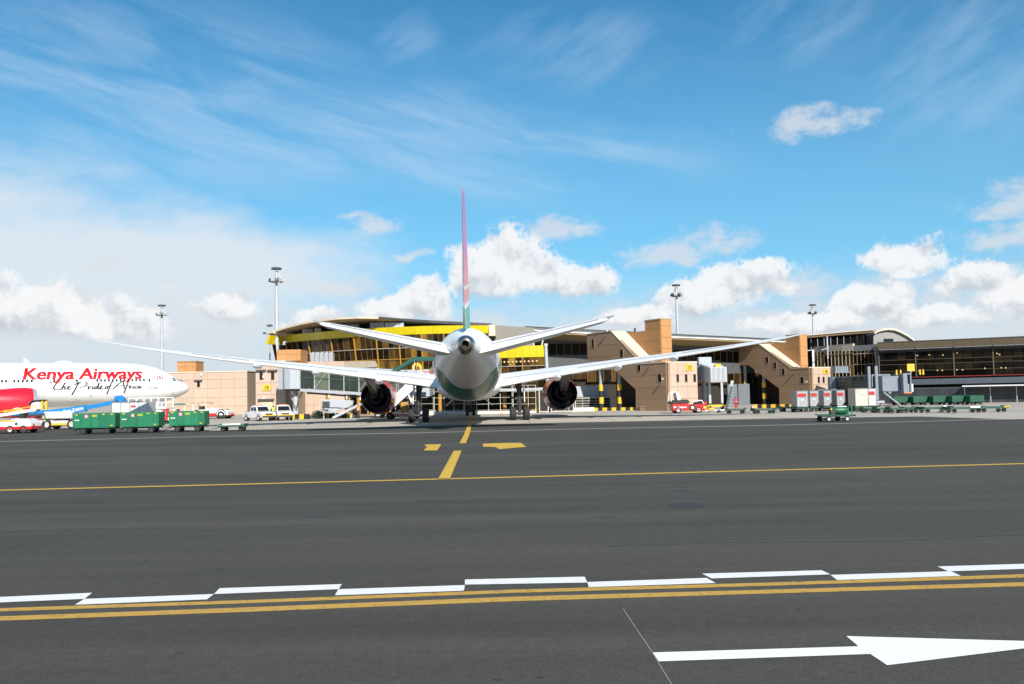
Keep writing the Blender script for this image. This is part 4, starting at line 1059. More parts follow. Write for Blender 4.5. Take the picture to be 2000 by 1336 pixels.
# ---- white grid fence and low wall in front of the undercroft
FENCEW = M('fence_offwhite', (.50,.47,.42), .6, var=.1)
def grid_fence():
    Y = 119.5; specs = [(772,846),(848,905),(907,1000),(1002,1046)]
    for i, (p0, p1) in enumerate(specs):
        x0, x1 = XX(p0,Y), XX(p1,Y); zt = ZZ((p0+p1)/2, 752, Y); zb = ZZ((p0+p1)/2, 803, Y)
        t = thing('grid_fence', ['white grid fence panel behind the stair truck','white grid fence panel between left landing gear and nose gear','white grid fence panel right of the nose gear','white grid fence panel in front of the ochre doors'][i], 'fence', (x0, Y, 0), 0, 'white grid fence panels')
        W_ = x1-x0
        MB().box(-.02, W_+.02, -.2, .2, 0, zb).build('base_wall', CONC_W, t, bevel=.03)
        n = max(3, int(W_/1.25))
        for k in range(n+1): MB().box(W_*k/n-.03, W_*k/n+.03, -.03, .03, zb, zt).build('post', FENCEW, t)
        for k in range(5):
            z = zb+.12+(zt-zb-.16)*k/4; MB().box(0, W_, -.034, .034, z-.022, z+.022).build('rail', FENCEW, t)
    # long low wall continuing right
    x0, x1 = XX(1048,Y+3), XX(1160,Y+3)
    MB().box(0, x1-x0, -.2, .2, 0, .55).build('low_wall', CONC_W, tag_thing('low_wall', 'low white concrete wall behind the right engine', 'wall', (x0,Y+3,0)), bevel=.03)
def tag_thing(name, label, cat, loc): return thing(name, label, cat, loc)
grid_fence()
def gate_frame():
    for i, (p0, p1) in enumerate(((1052,1071),(1075,1120),(1122,1192))):
        Y = (121.0,121.0,134.0)[i]; x0, x1 = XX(p0,Y), XX(p1,Y); z = ZZ(p0,(757,757,777)[i],Y); W_ = x1-x0
        t = thing('white_gate', ['narrow white framed gate with dark opening beside the ochre doors','white framed gate with grid bars behind the right engine','white grid gate beside the black and yellow columns'][i], 'gate', (x0,Y,0))
        MB().box(0,.13,-.06,.06,0,z).build('post', FENCEW, t); MB().box(W_-.13,W_,-.06,.06,0,z).build('post', FENCEW, t)
        MB().box(.13,W_-.13,-.06,.06,z-.12,z).build('top_rail', FENCEW, t); MB().box(.13,W_-.13,-.06,.06,.06,.2).build('bottom_rail', FENCEW, t)
        MB().box(.13,W_-.13,.02,.05,.2,z-.12).build('mesh_panel', INT, t)
        if i:
            for k in range(1,5): MB().box(.13+(W_-.26)*k/5-.03,.13+(W_-.26)*k/5+.03,-.05,.0,.2,z-.12).build('bar', FENCEW, t)
            for k in range(1,4): MB().box(.13,W_-.13,-.055,-.002,.2+(z-.3)*k/4-.03,.2+(z-.3)*k/4+.03).build('bar', FENCEW, t)
gate_frame()

# ---- stair links of stands 17 and 18
def solve_a(B, u, px):
    k = (px-X0)/FPX; return (B.x-k*B.y)/(k*u.y-u.x)
def link(B, u, v, wd, rw, outline, slots, endslots, num, tower, ramp, cols, label, base_py):
    t = thing('gate_block', label, 'building', (B.x, B.y, 0)); U, V = Vector((u[0],u[1],0)), Vector((v[0],v[1],0))
    def az_(px, py, Bq=None):
        Bq = Bq or B; a = solve_a(Bq, U, px-(py-760)*.0209); q = Bq+U*a; return a, ZZ(px, py, q.y)
    poly = [az_(*p) for p in outline]
    # keep foot on the ground
    zmin = 0.0; poly = [(a, (0.0 if z < .5 else z)) for a, z in poly]
    nW = -V   # brown wall faces left
    clad(t, (0,0,0), U, nW, poly, 1.5, 3.2, BROWN, BROWN, u0=0.0)
    ztop = az_(*outline[ramp[0]])[1]
    # end wall
    zE = poly[0][1]
    clad(t, (0,0,0), V, -U, [(0,0),(wd,0),(wd,zE),(0,zE)], 1.5, 1.6, BEIGE, BEIGE_C)
    # body of the low block and of the rising part
    low_a = poly[ramp[1]][0]
    def hex_uv(a0, a1, b0, b1, z00, z01, z10, z11, name, m):
        # bottom z00 (at a0) z10 (at a1), top z01, z11
        p = lambda a, b, z: U*a+V*b+Vector((0,0,z))
        return MB().hexa([p(a0,b0,z00),p(a0,b1,z00),p(a1,b1,z10),p(a1,b0,z10),p(a0,b0,z01),p(a0,b1,z01),p(a1,b1,z11),p(a1,b0,z11)]).build(name, m, t)
    hex_uv(.31, low_a, .31, wd-.05, .02, zE-.03, .02, zE-.03, 'block_core', BEIGE_C)
    hi_a = poly[ramp[0]][0]; zH = poly[ramp[0]][1]
    hex_uv(low_a+.02, hi_a, .31, rw, 2.2, zE-.05, zH-3.2, zH-.05, 'stair_core', BROWN)
    end_a = poly[ramp[2]][0]
    hex_uv(hi_a+.02, end_a, .31, rw, zH-3.1, zH-.05, zH-3.1, zH-.05, 'landing_core', BROWN)
    # sloping roof of the stair, cream, with upstands
    hex_uv(low_a, hi_a, -.1, rw, zE-.02, zE+.12, zH-.02, zH+.12, 'stair_roof', CREAM)
    hex_uv(.0, low_a-.02, -.12, wd+.1, zE+.002, zE+.14, zE+.002, zE+.14, 'coping', CREAM)
    hex_uv(hi_a+.02, end_a, -.12, rw, zH+.002, zH+.14, zH+.002, zH+.14, 'coping', FASC)
    for px, p0, p1 in slots:
        a, z0 = az_(px, p1); _, z1 = az_(px, p0); slot(t, (0,0,0), U, nW, a, z0, z1, .75, fm=BROWN)
    for px, p0, p1 in endslots:
        k = (px-X0)/FPX; b = (B.x-k*B.y)/(k*V.y-V.x); q = B+V*b; slot(t, (0,0,0), V, -U, b, ZZ(px,p1,q.y), ZZ(px,p0,q.y), .40)
    npx, npy = num[1:3]; k = (npx-X0)/FPX; b = (B.x-k*B.y)/(k*V.y-V.x); sign(t, (0,0,0), V, -U, b, ZZ(npx,npy,(B+V*b).y), 1.0, .75, num[0], .6)
    # tower on the far side
    Bt = B+V*rw; tw = node('lift_tower', t)
    aC, zT = az_(tower[0], tower[1], Bt); aB, _ = az_(tower[2], tower[1], Bt); aD, zD = az_(tower[4], tower[5], Bt); tw_w = tower[3]
    clad(tw, V*rw+V*.06, U, -V, [(aC,zE+.15),(aD,zE+.15),(aD,zD),(aB,zD),(aB,zT),(aC,zT)], 1.5, 3.0, ORANGE, ORANGE, depth=.25)
    clad(tw, V*rw+U*(aC)+V*.06, V, -U, [(0,zE-1.0),(tw_w,zE-1.0),(tw_w,zT),(0,zT)], 1.5, 1.7, ORANGE, ORANGE, depth=.25)
    p = lambda a, b, z: U*a+V*(rw+.06+b)+Vector((0,0,z))
    MB().hexa([p(aC+.26,.26,0),p(aC+.26,tw_w,0),p(aB,tw_w,0),p(aB,.26,0),p(aC+.26,.26,zT-.02),p(aC+.26,tw_w,zT-.02),p(aB,tw_w,zT-.02),p(aB,.26,zT-.02)]).build('tower_core', ORANGE, tw)
    MB().hexa([p(aC-.1,-.12,zT+.002),p(aC-.1,tw_w+.06,zT+.002),p(aB+.1,tw_w+.06,zT+.002),p(aB+.1,-.12,zT+.002),p(aC-.1,-.12,zT+.16),p(aC-.1,tw_w+.06,zT+.16),p(aB+.1,tw_w+.06,zT+.16),p(aB+.1,-.12,zT+.16)]).build('coping', FASC, tw)
    # floodlights
    for a, z in ((low_a*.5, zE+.25),(hi_a+.6, zH+.2),(.4,zE-2.0)):
        q = U*a-V*.25+Vector((0,0,z)); MB().cyl(q, q-V*.25+Vector((0,0,-.12)), .09, .17).build('wall_flood_light', FENCEW, t, smooth=True)
    # striped columns under the overhang
    for px in cols:
        a = solve_a(B, U, px); q = B+U*a+V*.5
        c = thing('striped_column', 'round column striped black and yellow at its foot beside the stand %s stair block' % num[0], 'column', (q.x, q.y, 0), 0, 'striped columns at stand %s' % num[0])
        zz = az_(px, outline[-1][1])[1]
        # underside height at this place
        ub = [pp for pp in poly]; zu = under(ub, a)
        MB().cyl((0,0,3.6),(0,0,zu+.2),.26).build('shaft', M('column_grey', (.35,.35,.31), .6), c, smooth=True)
        for k in range(4): MB().cyl((0,0,.9*k),(0,0,.9*(k+1)),.34).build('band', YEL if k % 2 else BLK, c, smooth=True)
    # inner wall below the overhang; its shade is put into a near-black brown
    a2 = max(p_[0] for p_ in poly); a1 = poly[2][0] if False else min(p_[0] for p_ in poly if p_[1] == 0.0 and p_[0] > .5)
    q0 = a1+.05; MB().hexa([U*q0+V*wd, U*a2+V*wd, U*a2+V*(wd+.3), U*q0+V*(wd+.3)]+[x+Vector((0,0,zE)) for x in (U*q0+V*wd, U*a2+V*wd, U*a2+V*(wd+.3), U*q0+V*(wd+.3))]).build('inner_wall', M('overhang_shade_brown', (.05,.03,.02), .8), t)
    return t
def under(poly, a):
    """lowest edge of the outline above the ground at distance a"""
    zs = []
    for p, q in zip(poly, poly[1:]+poly[:1]):
        if min(p[0],q[0]) <= a <= max(p[0],q[0]) and abs(p[0]-q[0]) > 1e-3: zs.append(p[1]+(q[1]-p[1])*(a-p[0])/(q[0]-p[0]))
    return min(zs) if zs else 4.0
u17 = Vector((-.47,.883,0)).normalized(); v17 = Vector((.883,.47,0)).normalized()
B17 = Vector((XX(1303,116),116,0))
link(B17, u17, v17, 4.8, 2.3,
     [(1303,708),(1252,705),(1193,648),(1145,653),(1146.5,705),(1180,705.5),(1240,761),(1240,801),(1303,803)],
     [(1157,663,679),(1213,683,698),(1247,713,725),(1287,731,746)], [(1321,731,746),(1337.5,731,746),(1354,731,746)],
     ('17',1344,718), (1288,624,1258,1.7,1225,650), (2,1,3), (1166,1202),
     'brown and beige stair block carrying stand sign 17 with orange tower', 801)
u18 = Vector((-.42,.907,0)).normalized(); v18 = Vector((.907,.42,0)).normalized()
B18 = Vector((XX(1583,138),138,0))
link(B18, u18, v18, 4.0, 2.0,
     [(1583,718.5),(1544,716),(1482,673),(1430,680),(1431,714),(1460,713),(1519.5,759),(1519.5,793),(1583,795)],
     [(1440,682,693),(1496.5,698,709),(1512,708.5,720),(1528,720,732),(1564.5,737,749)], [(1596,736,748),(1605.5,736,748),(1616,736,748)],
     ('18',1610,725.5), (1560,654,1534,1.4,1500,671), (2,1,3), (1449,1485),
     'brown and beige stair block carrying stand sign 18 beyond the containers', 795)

# ---- right-hand pier building
def right_pier():
    xa, Ya, xb, Yb = XX(1719,134), 134.0, XX(2330,116), 116.0
    a, b = Vector((xa,Ya,0)), Vector((xb,Yb,0)); d = (b-a); Ltot = d.length; d.normalize(); n = Vector((d.y,-d.x,0))
    t = thing('pier_building', 'long dark glass pier with brown roof fascia behind the green carts', 'building', a)
    z = lambda px, py: ZZ(px, py, 134-(px-1719)/(2330-1719)*18)
    zr, zf = z(1860,665), z(1860,678)
    N = 30
    pt = lambda s, off=0.0, zz=0.0: d*s+n*off+Vector((0,0,zz))
    for k in range(15):
        MB().hexa([pt(Ltot*k/15,1.1,zf),pt(Ltot*(k+1)/15-.02,1.1,zf),pt(Ltot*(k+1)/15-.02,-.2,zf),pt(Ltot*k/15,-.2,zf),pt(Ltot*k/15,1.1,zr),pt(Ltot*(k+1)/15-.02,1.1,zr),pt(Ltot*(k+1)/15-.02,-.2,zr),pt(Ltot*k/15,-.2,zr)]).build('fascia_panel', M('brown_fascia', (.088,.064,.036), .55, var=.08, rnd=.05), t)
    MB().hexa([pt(0,1.15,zr+.002),pt(Ltot,1.15,zr+.002),pt(Ltot,-18,zr+.4),pt(0,-18,zr+.4),pt(0,1.15,zr+.12),pt(Ltot,1.15,zr+.12),pt(Ltot,-18,zr+.6),pt(0,-18,zr+.6)]).build('roof_sheet', RDARK, t)
    lv = [zf, zf-.42, z(1860,698), z(1860,703), z(1860,709), z(1860,722), z(1860,735), ]
    floors = [(zf-.02, z(1860,684), SPAN), (z(1860,684), z(1860,700), DKGL), (z(1860,700), z(1860,709), DKGL), (z(1860,709), z(1860,722), DKGL), (z(1860,722), z(1860,735), DKGL)]
    for i, (z1, z0, m) in enumerate(floors):
        for k in range(N):
            s0, s1 = Ltot*k/N, Ltot*(k+1)/N; th = .12
            MB().hexa([pt(s0+.04,.0,z0+.03),pt(s1-.04,.0,z0+.03),pt(s1-.04,-th,z0+.03),pt(s0+.04,-th,z0+.03),pt(s0+.04,.12,z1-.03),pt(s1-.04,.12,z1-.03),pt(s1-.04,-th+.12,z1-.03),pt(s0+.04,-th+.12,z1-.03)]).build('pane' if m is DKGL else 'spandrel', m, t)
        MB().beam(pt(0,.1,z0), pt(Ltot,.1,z0), .12, .10).build('transom', M('pier_mullion', (.045,.032,.018), .5) if i < 4 else M('pier_red_trim', (.22,.02,.02), .5), t)
    for k in range(0, N+1, 4):
        MB().beam(pt(Ltot*k/N,.14,z(1860,735)), pt(Ltot*k/N,.14,zf-.02), .15, .15).build('column', M('pier_column', (.075,.052,.026), .5), t)
    MB().hexa([pt(0,-.9,0),pt(Ltot,-.9,0),pt(Ltot,-16,0),pt(0,-16,0),pt(0,-.3,zf-.05),pt(Ltot,-.3,zf-.05),pt(Ltot,-16,zf-.05),pt(0,-16,zf-.05)]).build('building_core', INT, t)
    z0, z1 = z(1860,750), z(1860,739)
    for k in range(10):
        MB().hexa([pt(Ltot*k/10,.35,z0),pt(Ltot*(k+1)/10-.02,.35,z0),pt(Ltot*(k+1)/10-.02,-.25,z0),pt(Ltot*k/10,-.25,z0),pt(Ltot*k/10,.35,z1),pt(Ltot*(k+1)/10-.02,.35,z1),pt(Ltot*(k+1)/10-.02,-.25,z1),pt(Ltot*k/10,-.25,z1)]).build('floor_edge_panel', M('blue_grey_panel', (.075,.09,.11), .5, rnd=.06), t)
    rl = random.Random(3)
    for px, py in ((1805,694),(1831,693),(1860,693),(1890,689),(1972,690),(1977,692),(1807,725),(1847,723),(1857,723),(1888,722),(1900,722),(1979,718),(1988,718),(1946,719)):
        s_ = (px-1719)/(2330-1719)*Ltot; p = pt(s_, .16, z(px, py)); MB().cyl(p, p+n*.05, .10, .10, 10).build('ceiling_lamp', LAMP, t)
    # slatted screen at ground level
    f = thing('slatted_screen', 'dark vertical slat screen below the pier building', 'fence', a+n*.9)
    zt = z(1860,757); zb = .02; ns = 150
    sl_m = M('slat_dark_blue', (.030,.035,.044), .5, rnd=.25)
    src = None
    for k in range(ns):
        s = Ltot*(k+.5)/ns
        if src is None: o = src = MB().box(-.17,.17,-.04,.04,zb,zt).build('slat', sl_m, f)
        else: o = inst_part(src, f)
        o.location = d*s; o.rotation_euler = (0,0,math.atan2(d.y,d.x)+random.uniform(-.08,.08))
    MB().beam(d*0+Vector((0,0,zt)), d*Ltot+Vector((0,0,zt)), .14, .12).build('rail', SPAN, f)
    # white canopy
    c0, c1 = (1900-1719)/(2330-1719)*Ltot, Ltot
    c = thing('white_canopy', 'long thin white canopy roof on posts in front of the pier', 'canopy', a+d*c0+n*1.2)
    zc = z(1950,753)
    MB().hexa([Vector((0,0,zc)),d*(c1-c0)+Vector((0,0,zc)),d*(c1-c0)+n*1.6+Vector((0,0,zc-.06)),n*1.6+Vector((0,0,zc-.06)),Vector((0,0,zc+.12)),d*(c1-c0)+Vector((0,0,zc+.12)),d*(c1-c0)+n*1.6+Vector((0,0,zc+.06)),n*1.6+Vector((0,0,zc+.06))]).build('canopy_roof', WHITE, c)
    for k in range(9):
        p = d*((c1-c0)*k/8*.97+.2)+n*.2; MB().cyl(p, p+Vector((0,0,zc)), .06).build('post', LGREY, c)
    # ---- glazed corner block between stand 18 and the pier
    g = thing('corner_block', 'glazed corner block with pale parapet and barrel-vaulted roof beside the pier', 'building', (XX(1640,140),140,0)); O = Vector((XX(1640,140),140,0)); L = lambda v: Vector(v)-O
    K1, K2, K3, K4 = L((XX(1577,147),147,0)), L((XX(1592,146),146,0)), L((XX(1669,138),138,0)), L((XX(1714,135.5),135.5,0))
    def face(a_, b_, n_, py1, py0, px, Y, m, pm, lean=.0):
        zt_, zb_ = ZZ(px,py1,Y), ZZ(px,py0,Y)
        hs = [zt_, zt_-(zt_-zb_)*.12, zt_-(zt_-zb_)*.55, zb_]
        for k in range(n_):
            p, q = a_+(b_-a_)*(k/n_), a_+(b_-a_)*((k+1)/n_)
            for j in range(3): quad_part('pane', m, g, p, q, hs[j+1]+.03, hs[j]-.03, .06, random.uniform(0,.03), random.uniform(0,.03), inset=.04)
            MB().beam(p+Vector((0,-.02,zb_)), p+Vector((0,-.02,zt_)), .07, .1).build('mullion', LMULL if m is not DKGL else MULL, g)
        for h in hs[1:]: MB().beam(a_+Vector((0,-.03,h)), b_+Vector((0,-.03,h)), .08, .07).build('transom', LMULL, g)
    face(K2, K3, 11, 686, 740, 1630, 142, AMBER, 0); face(K3, K4, 6, 685, 733, 1690, 137, DKGL, 0)
    quad_part('parapet', M('pale_parapet', (.42,.38,.31), .7), g, K2, K3, ZZ(1630,686,142), ZZ(1630,674,142), .4)
    quad_part('parapet', CREAM, g, K2+(K3-K2)*.72+Vector((0,-.03,0)), K3+Vector((0,-.03,0)), ZZ(1650,686,140), ZZ(1650,675,140), .3)
    quad_part('parapet', M('grey_parapet', (.12,.125,.13), .6), g, K3, K4, ZZ(1690,685,137), ZZ(1690,674,137), .4)
    MB().beam(K2+Vector((-.15,-.05,ZZ(1585,740,146))), K2+Vector((-.15,-.05,ZZ(1585,683,146))), .3).build('corner_post', WHITE, g)
    MB().beam(K4+Vector((.4,-.3,.2)), K4+Vector((.0,-.2,ZZ(1716,675,135))), .55, .5).build('raking_pier', M('pier_concrete', (.33,.30,.25), .8), g)
    MB().prism([K2+Vector((.1,.5,.02)),K3+Vector((0,.5,.02)),K4+Vector((0,.5,.02)),K4+Vector((0,10,.02)),K2+Vector((0,10,.02))], (0,0,ZZ(1690,676,137)-.1)).build('block_core', INT, g)
    # upper roof with brown soffit and clerestory
    q = [(1572,656),(1640,650),(1706,645)]; Y = 142
    F = [L(P(px,py,Y+2-i)) for i, (px,py) in enumerate(q)]
    for i in range(2):
        MB().hexa([F[i]-Vector((0,0,.35)),F[i+1]-Vector((0,0,.35)),F[i+1]+Vector((1,9,-.3)),F[i]+Vector((1,9,-.3)),F[i],F[i+1],F[i+1]+Vector((1,9,.1)),F[i]+Vector((1,9,.1))]).build('roof_sheet', M('brown_soffit', (.16,.10,.045), .6), g)
        MB().beam(F[i]+Vector((0,-.1,.06)), F[i+1]+Vector((0,-.1,.06)), .2, .1).build('roof_edge', CREAM, g)
    a_, b_ = L((XX(1575,150),150,0)), L((XX(1704,149),149,0))
    for k in range(10): quad_part('clerestory_pane', DKGL, g, a_+(b_-a_)*(k/10), a_+(b_-a_)*((k+1)/10), ZZ(1640,682,150), ZZ(1640,654,150), .1, inset=.05)
    p = L(P(1616,676,143)); MB().cyl(p-Vector((0,0,2)), p+Vector((0,0,1.5)), .12).build('roof_post', LGREY, g)
    MB().beam(p+Vector((0,0,-.3)), p+Vector((-1.0,0,-.6)), .1).build('roof_strut', LGREY, g)
    # barrel vault gable
    arch = [(1706,672),(1706,652),(1712,648),(1722,645),(1733,643.5),(1745,644.5),(1757,649),(1770,656),(1780,663),(1788,671)]
    A_ = [L(P(px,py,146)) for px, py in arch]
    MB().prism([A_[0]]+[p-Vector((0,0,.12)) for p in A_[1:]], (0,12,0)).build('gable_wall', M('gable_grey', (.27,.27,.25), .7), g)
    for p, r in zip(A_[1:-1], A_[2:]): MB().hexa([p+Vector((0,-.5,-.1)),r+Vector((0,-.5,-.1)),r+Vector((0,12,-.1)),p+Vector((0,12,-.1)),p+Vector((0,-.5,.22)),r+Vector((0,-.5,.22)),r+Vector((0,12,.22)),p+Vector((0,12,.22))]).build('vault_rim', CREAM, g)
    for k in range(5):
        p = L(P(1728+k*3.8,665,145.9)); MB().box(p.x-.12,p.x+.12,p.y-.05,p.y+.1,p.z-.28,p.z+.28).build('gable_window', GLASS_D, g)
right_pier()

# ------------------------------------------------------------------ light masts
def masts():
    spec = [(541,140,520,'tall grey floodlight mast standing before the curved terminal roof'),(316,190,593,'tall thin grey floodlight mast rising behind the red-lettered airliner'),
            (1325,172,553,'tall grey floodlight mast rising behind the stand 17 block'),(1591,214,592,'tall grey floodlight mast beside the barrel-vaulted roof')]
    MP = M('mast_galvanised', (.50,.52,.54), .4, metal=.3, var=.06)
    for px, Y, py, lab in spec:
        x = P(px, 705, Y).x; h = ZZ(px, py+2, Y); 
        t = thing('floodlight_mast', lab, 'light mast', (x, Y, 0), 0, 'apron floodlight masts')
        MB().cyl((0,0,0),(0,0,h*.5),.42,.34,16).cyl((0,0,h*.5),(0,0,h-.6),.33,.2,16).build('pole', MP, t, smooth=True)
        MB().cyl((0,0,.0),(0,0,.3),.7,.6,16).build('base_flange', MP, t)
        hd = node('head_frame', t)
        MB().lathe([(h-.35,.02),(h-.35,.78),(h-.1,.78),(h,.3),(h,.02)], (0,0,0), 'Z', 20).build('rain_cap', DARK, hd, smooth=True)
        MB().lathe([(h-2.05,.74),(h-2.05,.82),(h-1.95,.82),(h-1.95,.74),(h-2.05,.74)], (0,0,0), 'Z', 24).build('ring', MP, hd)
        for k in range(3):
            a = 2.1*k+.3; MB().beam((.2*math.cos(a),.2*math.sin(a),h-.6),((.78)*math.cos(a),.78*math.sin(a),h-2.0),.07).build('hanger', MP, hd)
        for k in range(9):
            a = 2*math.pi*k/9+.2; c, s = math.cos(a), math.sin(a)
            MB().hexa([(c*.78-s*.25,s*.78+c*.25,h-2.35),(c*.78+s*.25,s*.78-c*.25,h-2.35),(c*1.2+s*.25,s*1.2-c*.25,h-2.2),(c*1.2-s*.25,s*1.2+c*.25,h-2.2),
                       (c*.82-s*.25,s*.82+c*.25,h-1.85),(c*.82+s*.25,s*.82-c*.25,h-1.85),(c*1.1+s*.25,s*1.1-c*.25,h-1.75),(c*1.1-s*.25,s*1.1+c*.25,h-1.75)]).build('floodlight', DARK if k % 2 else LGREY, hd)
    Y = 146; x = P(527,700,Y).x; h = ZZ(525,634,Y)
    t = thing('street_light', 'shorter slim light pole at the left end of the yellow fascia', 'light mast', (x,Y,0))
    MB().cyl((0,0,0),(0,0,h-.3),.13,.09,10).build('pole', MP, t); MB().beam((0,0,h-.9),(-.7,0,h-1.3),.08).build('arm', MP, t)
    MB().tbox(-.45,.45,-.3,.3,h-.3,h,.1,.1).build('lamp_head', DARK, t); MB().tbox(-1.05,-.55,-.2,.2,h-1.5,h-1.2,.05,.05).build('lamp_head', DARK, t)
masts()

# ------------------------------------------------------------------ passenger bridges
def tunnel(parent, a, b, wd, h, nb, glass, frame=LGREY):
    """glazed tunnel between floor points a and b"""
    a, b = Vector(a), Vector(b); d = (b-a); L_ = d.length; dn = d.normalized(); hz_ = Vector((dn.x,dn.y,0)).normalized(); r = Vector((hz_.y,-hz_.x,0)); Z = Vector((0,0,1))
    tn = node('tunnel', parent)
    def slab(z0, z1, e=0): 
        p = [a-r*(wd/2+e)+Z*z0, b-r*(wd/2+e)+Z*z0, b+r*(wd/2+e)+Z*z0, a+r*(wd/2+e)+Z*z0]; return p+[x+Z*(z1-z0) for x in p]
    MB().hexa(slab(-.35,0,.05)).build('tunnel_floor', frame, tn); MB().hexa(slab(h,h+.22,.05)).build('tunnel_roof', frame, tn)
    for s in (-1,1):
        for k in range(nb):
            p, q = a+d*(k/nb), a+d*((k+1)/nb); o = r*s*wd/2
            MB().hexa([p+o+dn*.05+Z*.1, q+o-dn*.05+Z*.1, q+o*.97-dn*.05+Z*.1, p+o*.97+dn*.05+Z*.1, p+o+dn*.05+Z*(h-.08), q+o-dn*.05+Z*(h-.08), q+o*.97-dn*.05+Z*(h-.08), p+o*.97+dn*.05+Z*(h-.08)]).build('pane', glass, tn)
            MB().beam(p+o*1.02, p+o*1.02+Z*h, .10).build('frame_post', frame, tn)
            if k in (1,4): MB().beam(p+o*1.01+Z*.1, q+o*1.01+Z*(h-.1), .05).build('brace', frame, tn)
        MB().beam(b+r*s*wd*.51, b+r*s*wd*.51+Z*h, .12).build('frame_post', frame, tn)
        MB().beam(a+r*s*wd*.515+Z*h*.5, b+r*s*wd*.515+Z*h*.5, .09).build('handrail', SPAN, tn)
    return tn
def ribbed(parent, name, c, rad, z0, z1, n, m):
    t = node(name, parent); 
    MB().cyl((c[0],c[1],z0),(c[0],c[1],z1),rad-.06,rad-.06,n).build('rotunda_core', m, t)
    for k in range(n):
        a0 = 2*math.pi*k/n; x, y = c[0]+rad*math.cos(a0), c[1]+rad*math.sin(a0)
        w2 = math.pi*rad/n*.82; tx, ty = -math.sin(a0), math.cos(a0); cx, cy = math.cos(a0), math.sin(a0)
        p = [(x-tx*w2-cx*.06,y-ty*w2-cy*.06),(x+tx*w2-cx*.06,y+ty*w2-cy*.06),(x+tx*w2,y+ty*w2),(x-tx*w2,y-ty*w2)]
        MB().hexa([(u_[0],u_[1],z0+.02) for u_ in p]+[(u_[0],u_[1],z1-.02) for u_ in p]).build('rotunda_panel', m, t)
    return t
def bridges():
    # stand 15: rotunda beside the block, glass tunnel sloping down towards the aircraft
    Y = 115.5; rc = Vector((XX(577,Y),Y,0)); t = thing('passenger_bridge', 'glass-walled passenger bridge running from gate block 15 to the tailed airliner', 'passenger bridge', rc)
    zf, zt = ZZ(577,760,Y), ZZ(577,713,Y)
    ribbed(t, 'rotunda', (0,0), 1.45, zf, zt, 12, LGREY)
    MB().cyl((0,0,zt),(0,0,zt+.2),1.6,1.5,24).build('rotunda_roof', LGREY, t); MB().cyl((0,0,zf-.25),(0,0,zf),1.3,1.5,24).build('rotunda_floor', DARK, t)
    MB().box(-1.95,-1.35,-.9,.9,zf,zt-.1).build('link_bellows', GREYM, t)
    ped = node('pedestal', t)
    MB().cyl((0,0,.55),(0,0,zf-.25),.34,.30).build('pillar', LGREY, ped, smooth=True); MB().tbox(-.9,.9,-.9,.9,0,.55,.25,.25).build('footing', LGREY, ped)
    MB().beam((-.9,0,zf-.3),(0,0,1.8),.16).build('prop', GREYM, ped); MB().beam((.9,0,zf-.3),(0,0,1.6),.16).build('prop', GREYM, ped)
    MB().path([(-.8,-.6,zf-.2),(-1.0,-.7,zf-1.6),(-.7,-.7,zf-2.6),(-.2,-.7,zf-1.7),(.3,-.7,zf-2.4),(.6,-.7,zf-1.0)], .05).build('cable_loop', BLACK, ped)
    e = P(800, 772, 111.0)-rc; e.z = ZZ(800,771,111)
    a = Vector((1.3,-.1,zf+.05)); bdir = Vector((e.x,e.y,0)).normalized()
    tunnel(t, a, (e.x,e.y,e.z), 2.5, 2.75, 7, GREENGL)
    cb = node('cab', t)
    MB().box(e.x-.1,e.x+2.6,e.y-1.7,e.y+1.5,e.z-.3,e.z+2.9).build('cab_shell', LGREY, cb, bevel=.08)
    MB().box(e.x+.3,e.x+2.3,e.y-1.74,e.y-1.705,e.z+.8,e.z+2.2).build('cab_window', GLASS_D, cb)
    # drive column with wheels
    f = (a+Vector(e))*.5+Vector((1.5,0,0)); f = a+(Vector((e.x,e.y,e.z))-a)*.72
    dr = node('drive_column', t)
    for s in (-1,1): MB().beam((f.x,f.y+s*1.35,.9),(f.x,f.y+s*1.35,f.z+3.0),.3).build('lift_leg', LGREY, dr)
    MB().box(f.x-.9,f.x+.9,f.y-1.6,f.y+1.6,.5,.9).build('drive_beam', YEL, dr)
    for s in (-1,1): wheel_parts(dr, (f.x,f.y+s*1.3,.5), .5, .4, 'Y')
    # underfloor trays
    MB().beam(a+Vector((.4,-.9,-.55)), Vector((e.x,e.y-.9,e.z-.65)), .22, .22).build('cable_tray', DARK, t)
    for k in (.25,.42,.55): 
        p = a+(Vector((e.x,e.y,e.z))-a)*k; MB().beam(p+Vector((0,-1.0,-.35)), p+Vector((0,-1.0,-1.0)), .14).build('tray_hanger', WHITE, t)
    # ---- stand 17: folded bridge seen end-on
    Y = 117.5; rc = Vector((XX(1375,Y+4),Y+4,0)); t = thing('passenger_bridge', 'folded light-grey passenger bridge seen end-on beside the red tractor', 'passenger bridge', rc)
    zf, zt = ZZ(1375,745,Y+4), ZZ(1375,706,Y+4)
    ribbed(t, 'rotunda', (0,0), .95, zf, zt-.6, 10, LGREY); MB().box(-.7,1.0,-.6,.6,zt-.58,zt+.55).build('roof_unit', LGREY, t, bevel=.05)
    MB().cyl((0,0,0),(0,0,zf-.002),.3).build('pedestal', GREYM, t)
    q = Vector((XX(1401,Y-3)-rc.x, Y-3-rc.y, 0))
    ob = node('tunnel', t)
    for k in range(5):
        y = -1.2-k*.75; MB().box(q.x-1.0+k*.1, q.x+.9+k*.1, y-.7, y, zf+.1-k*.08, zt-.3-k*.1).build('tunnel_section', LGREY, ob, bevel=.04)
    fr = Vector((q.x+.5, -5.0, 0))
    MB().box(fr.x-1.1, fr.x+1.0, fr.y-.9, fr.y, zf-.2, zt-.9).build('cab_shell', LGREY, ob, bevel=.06)
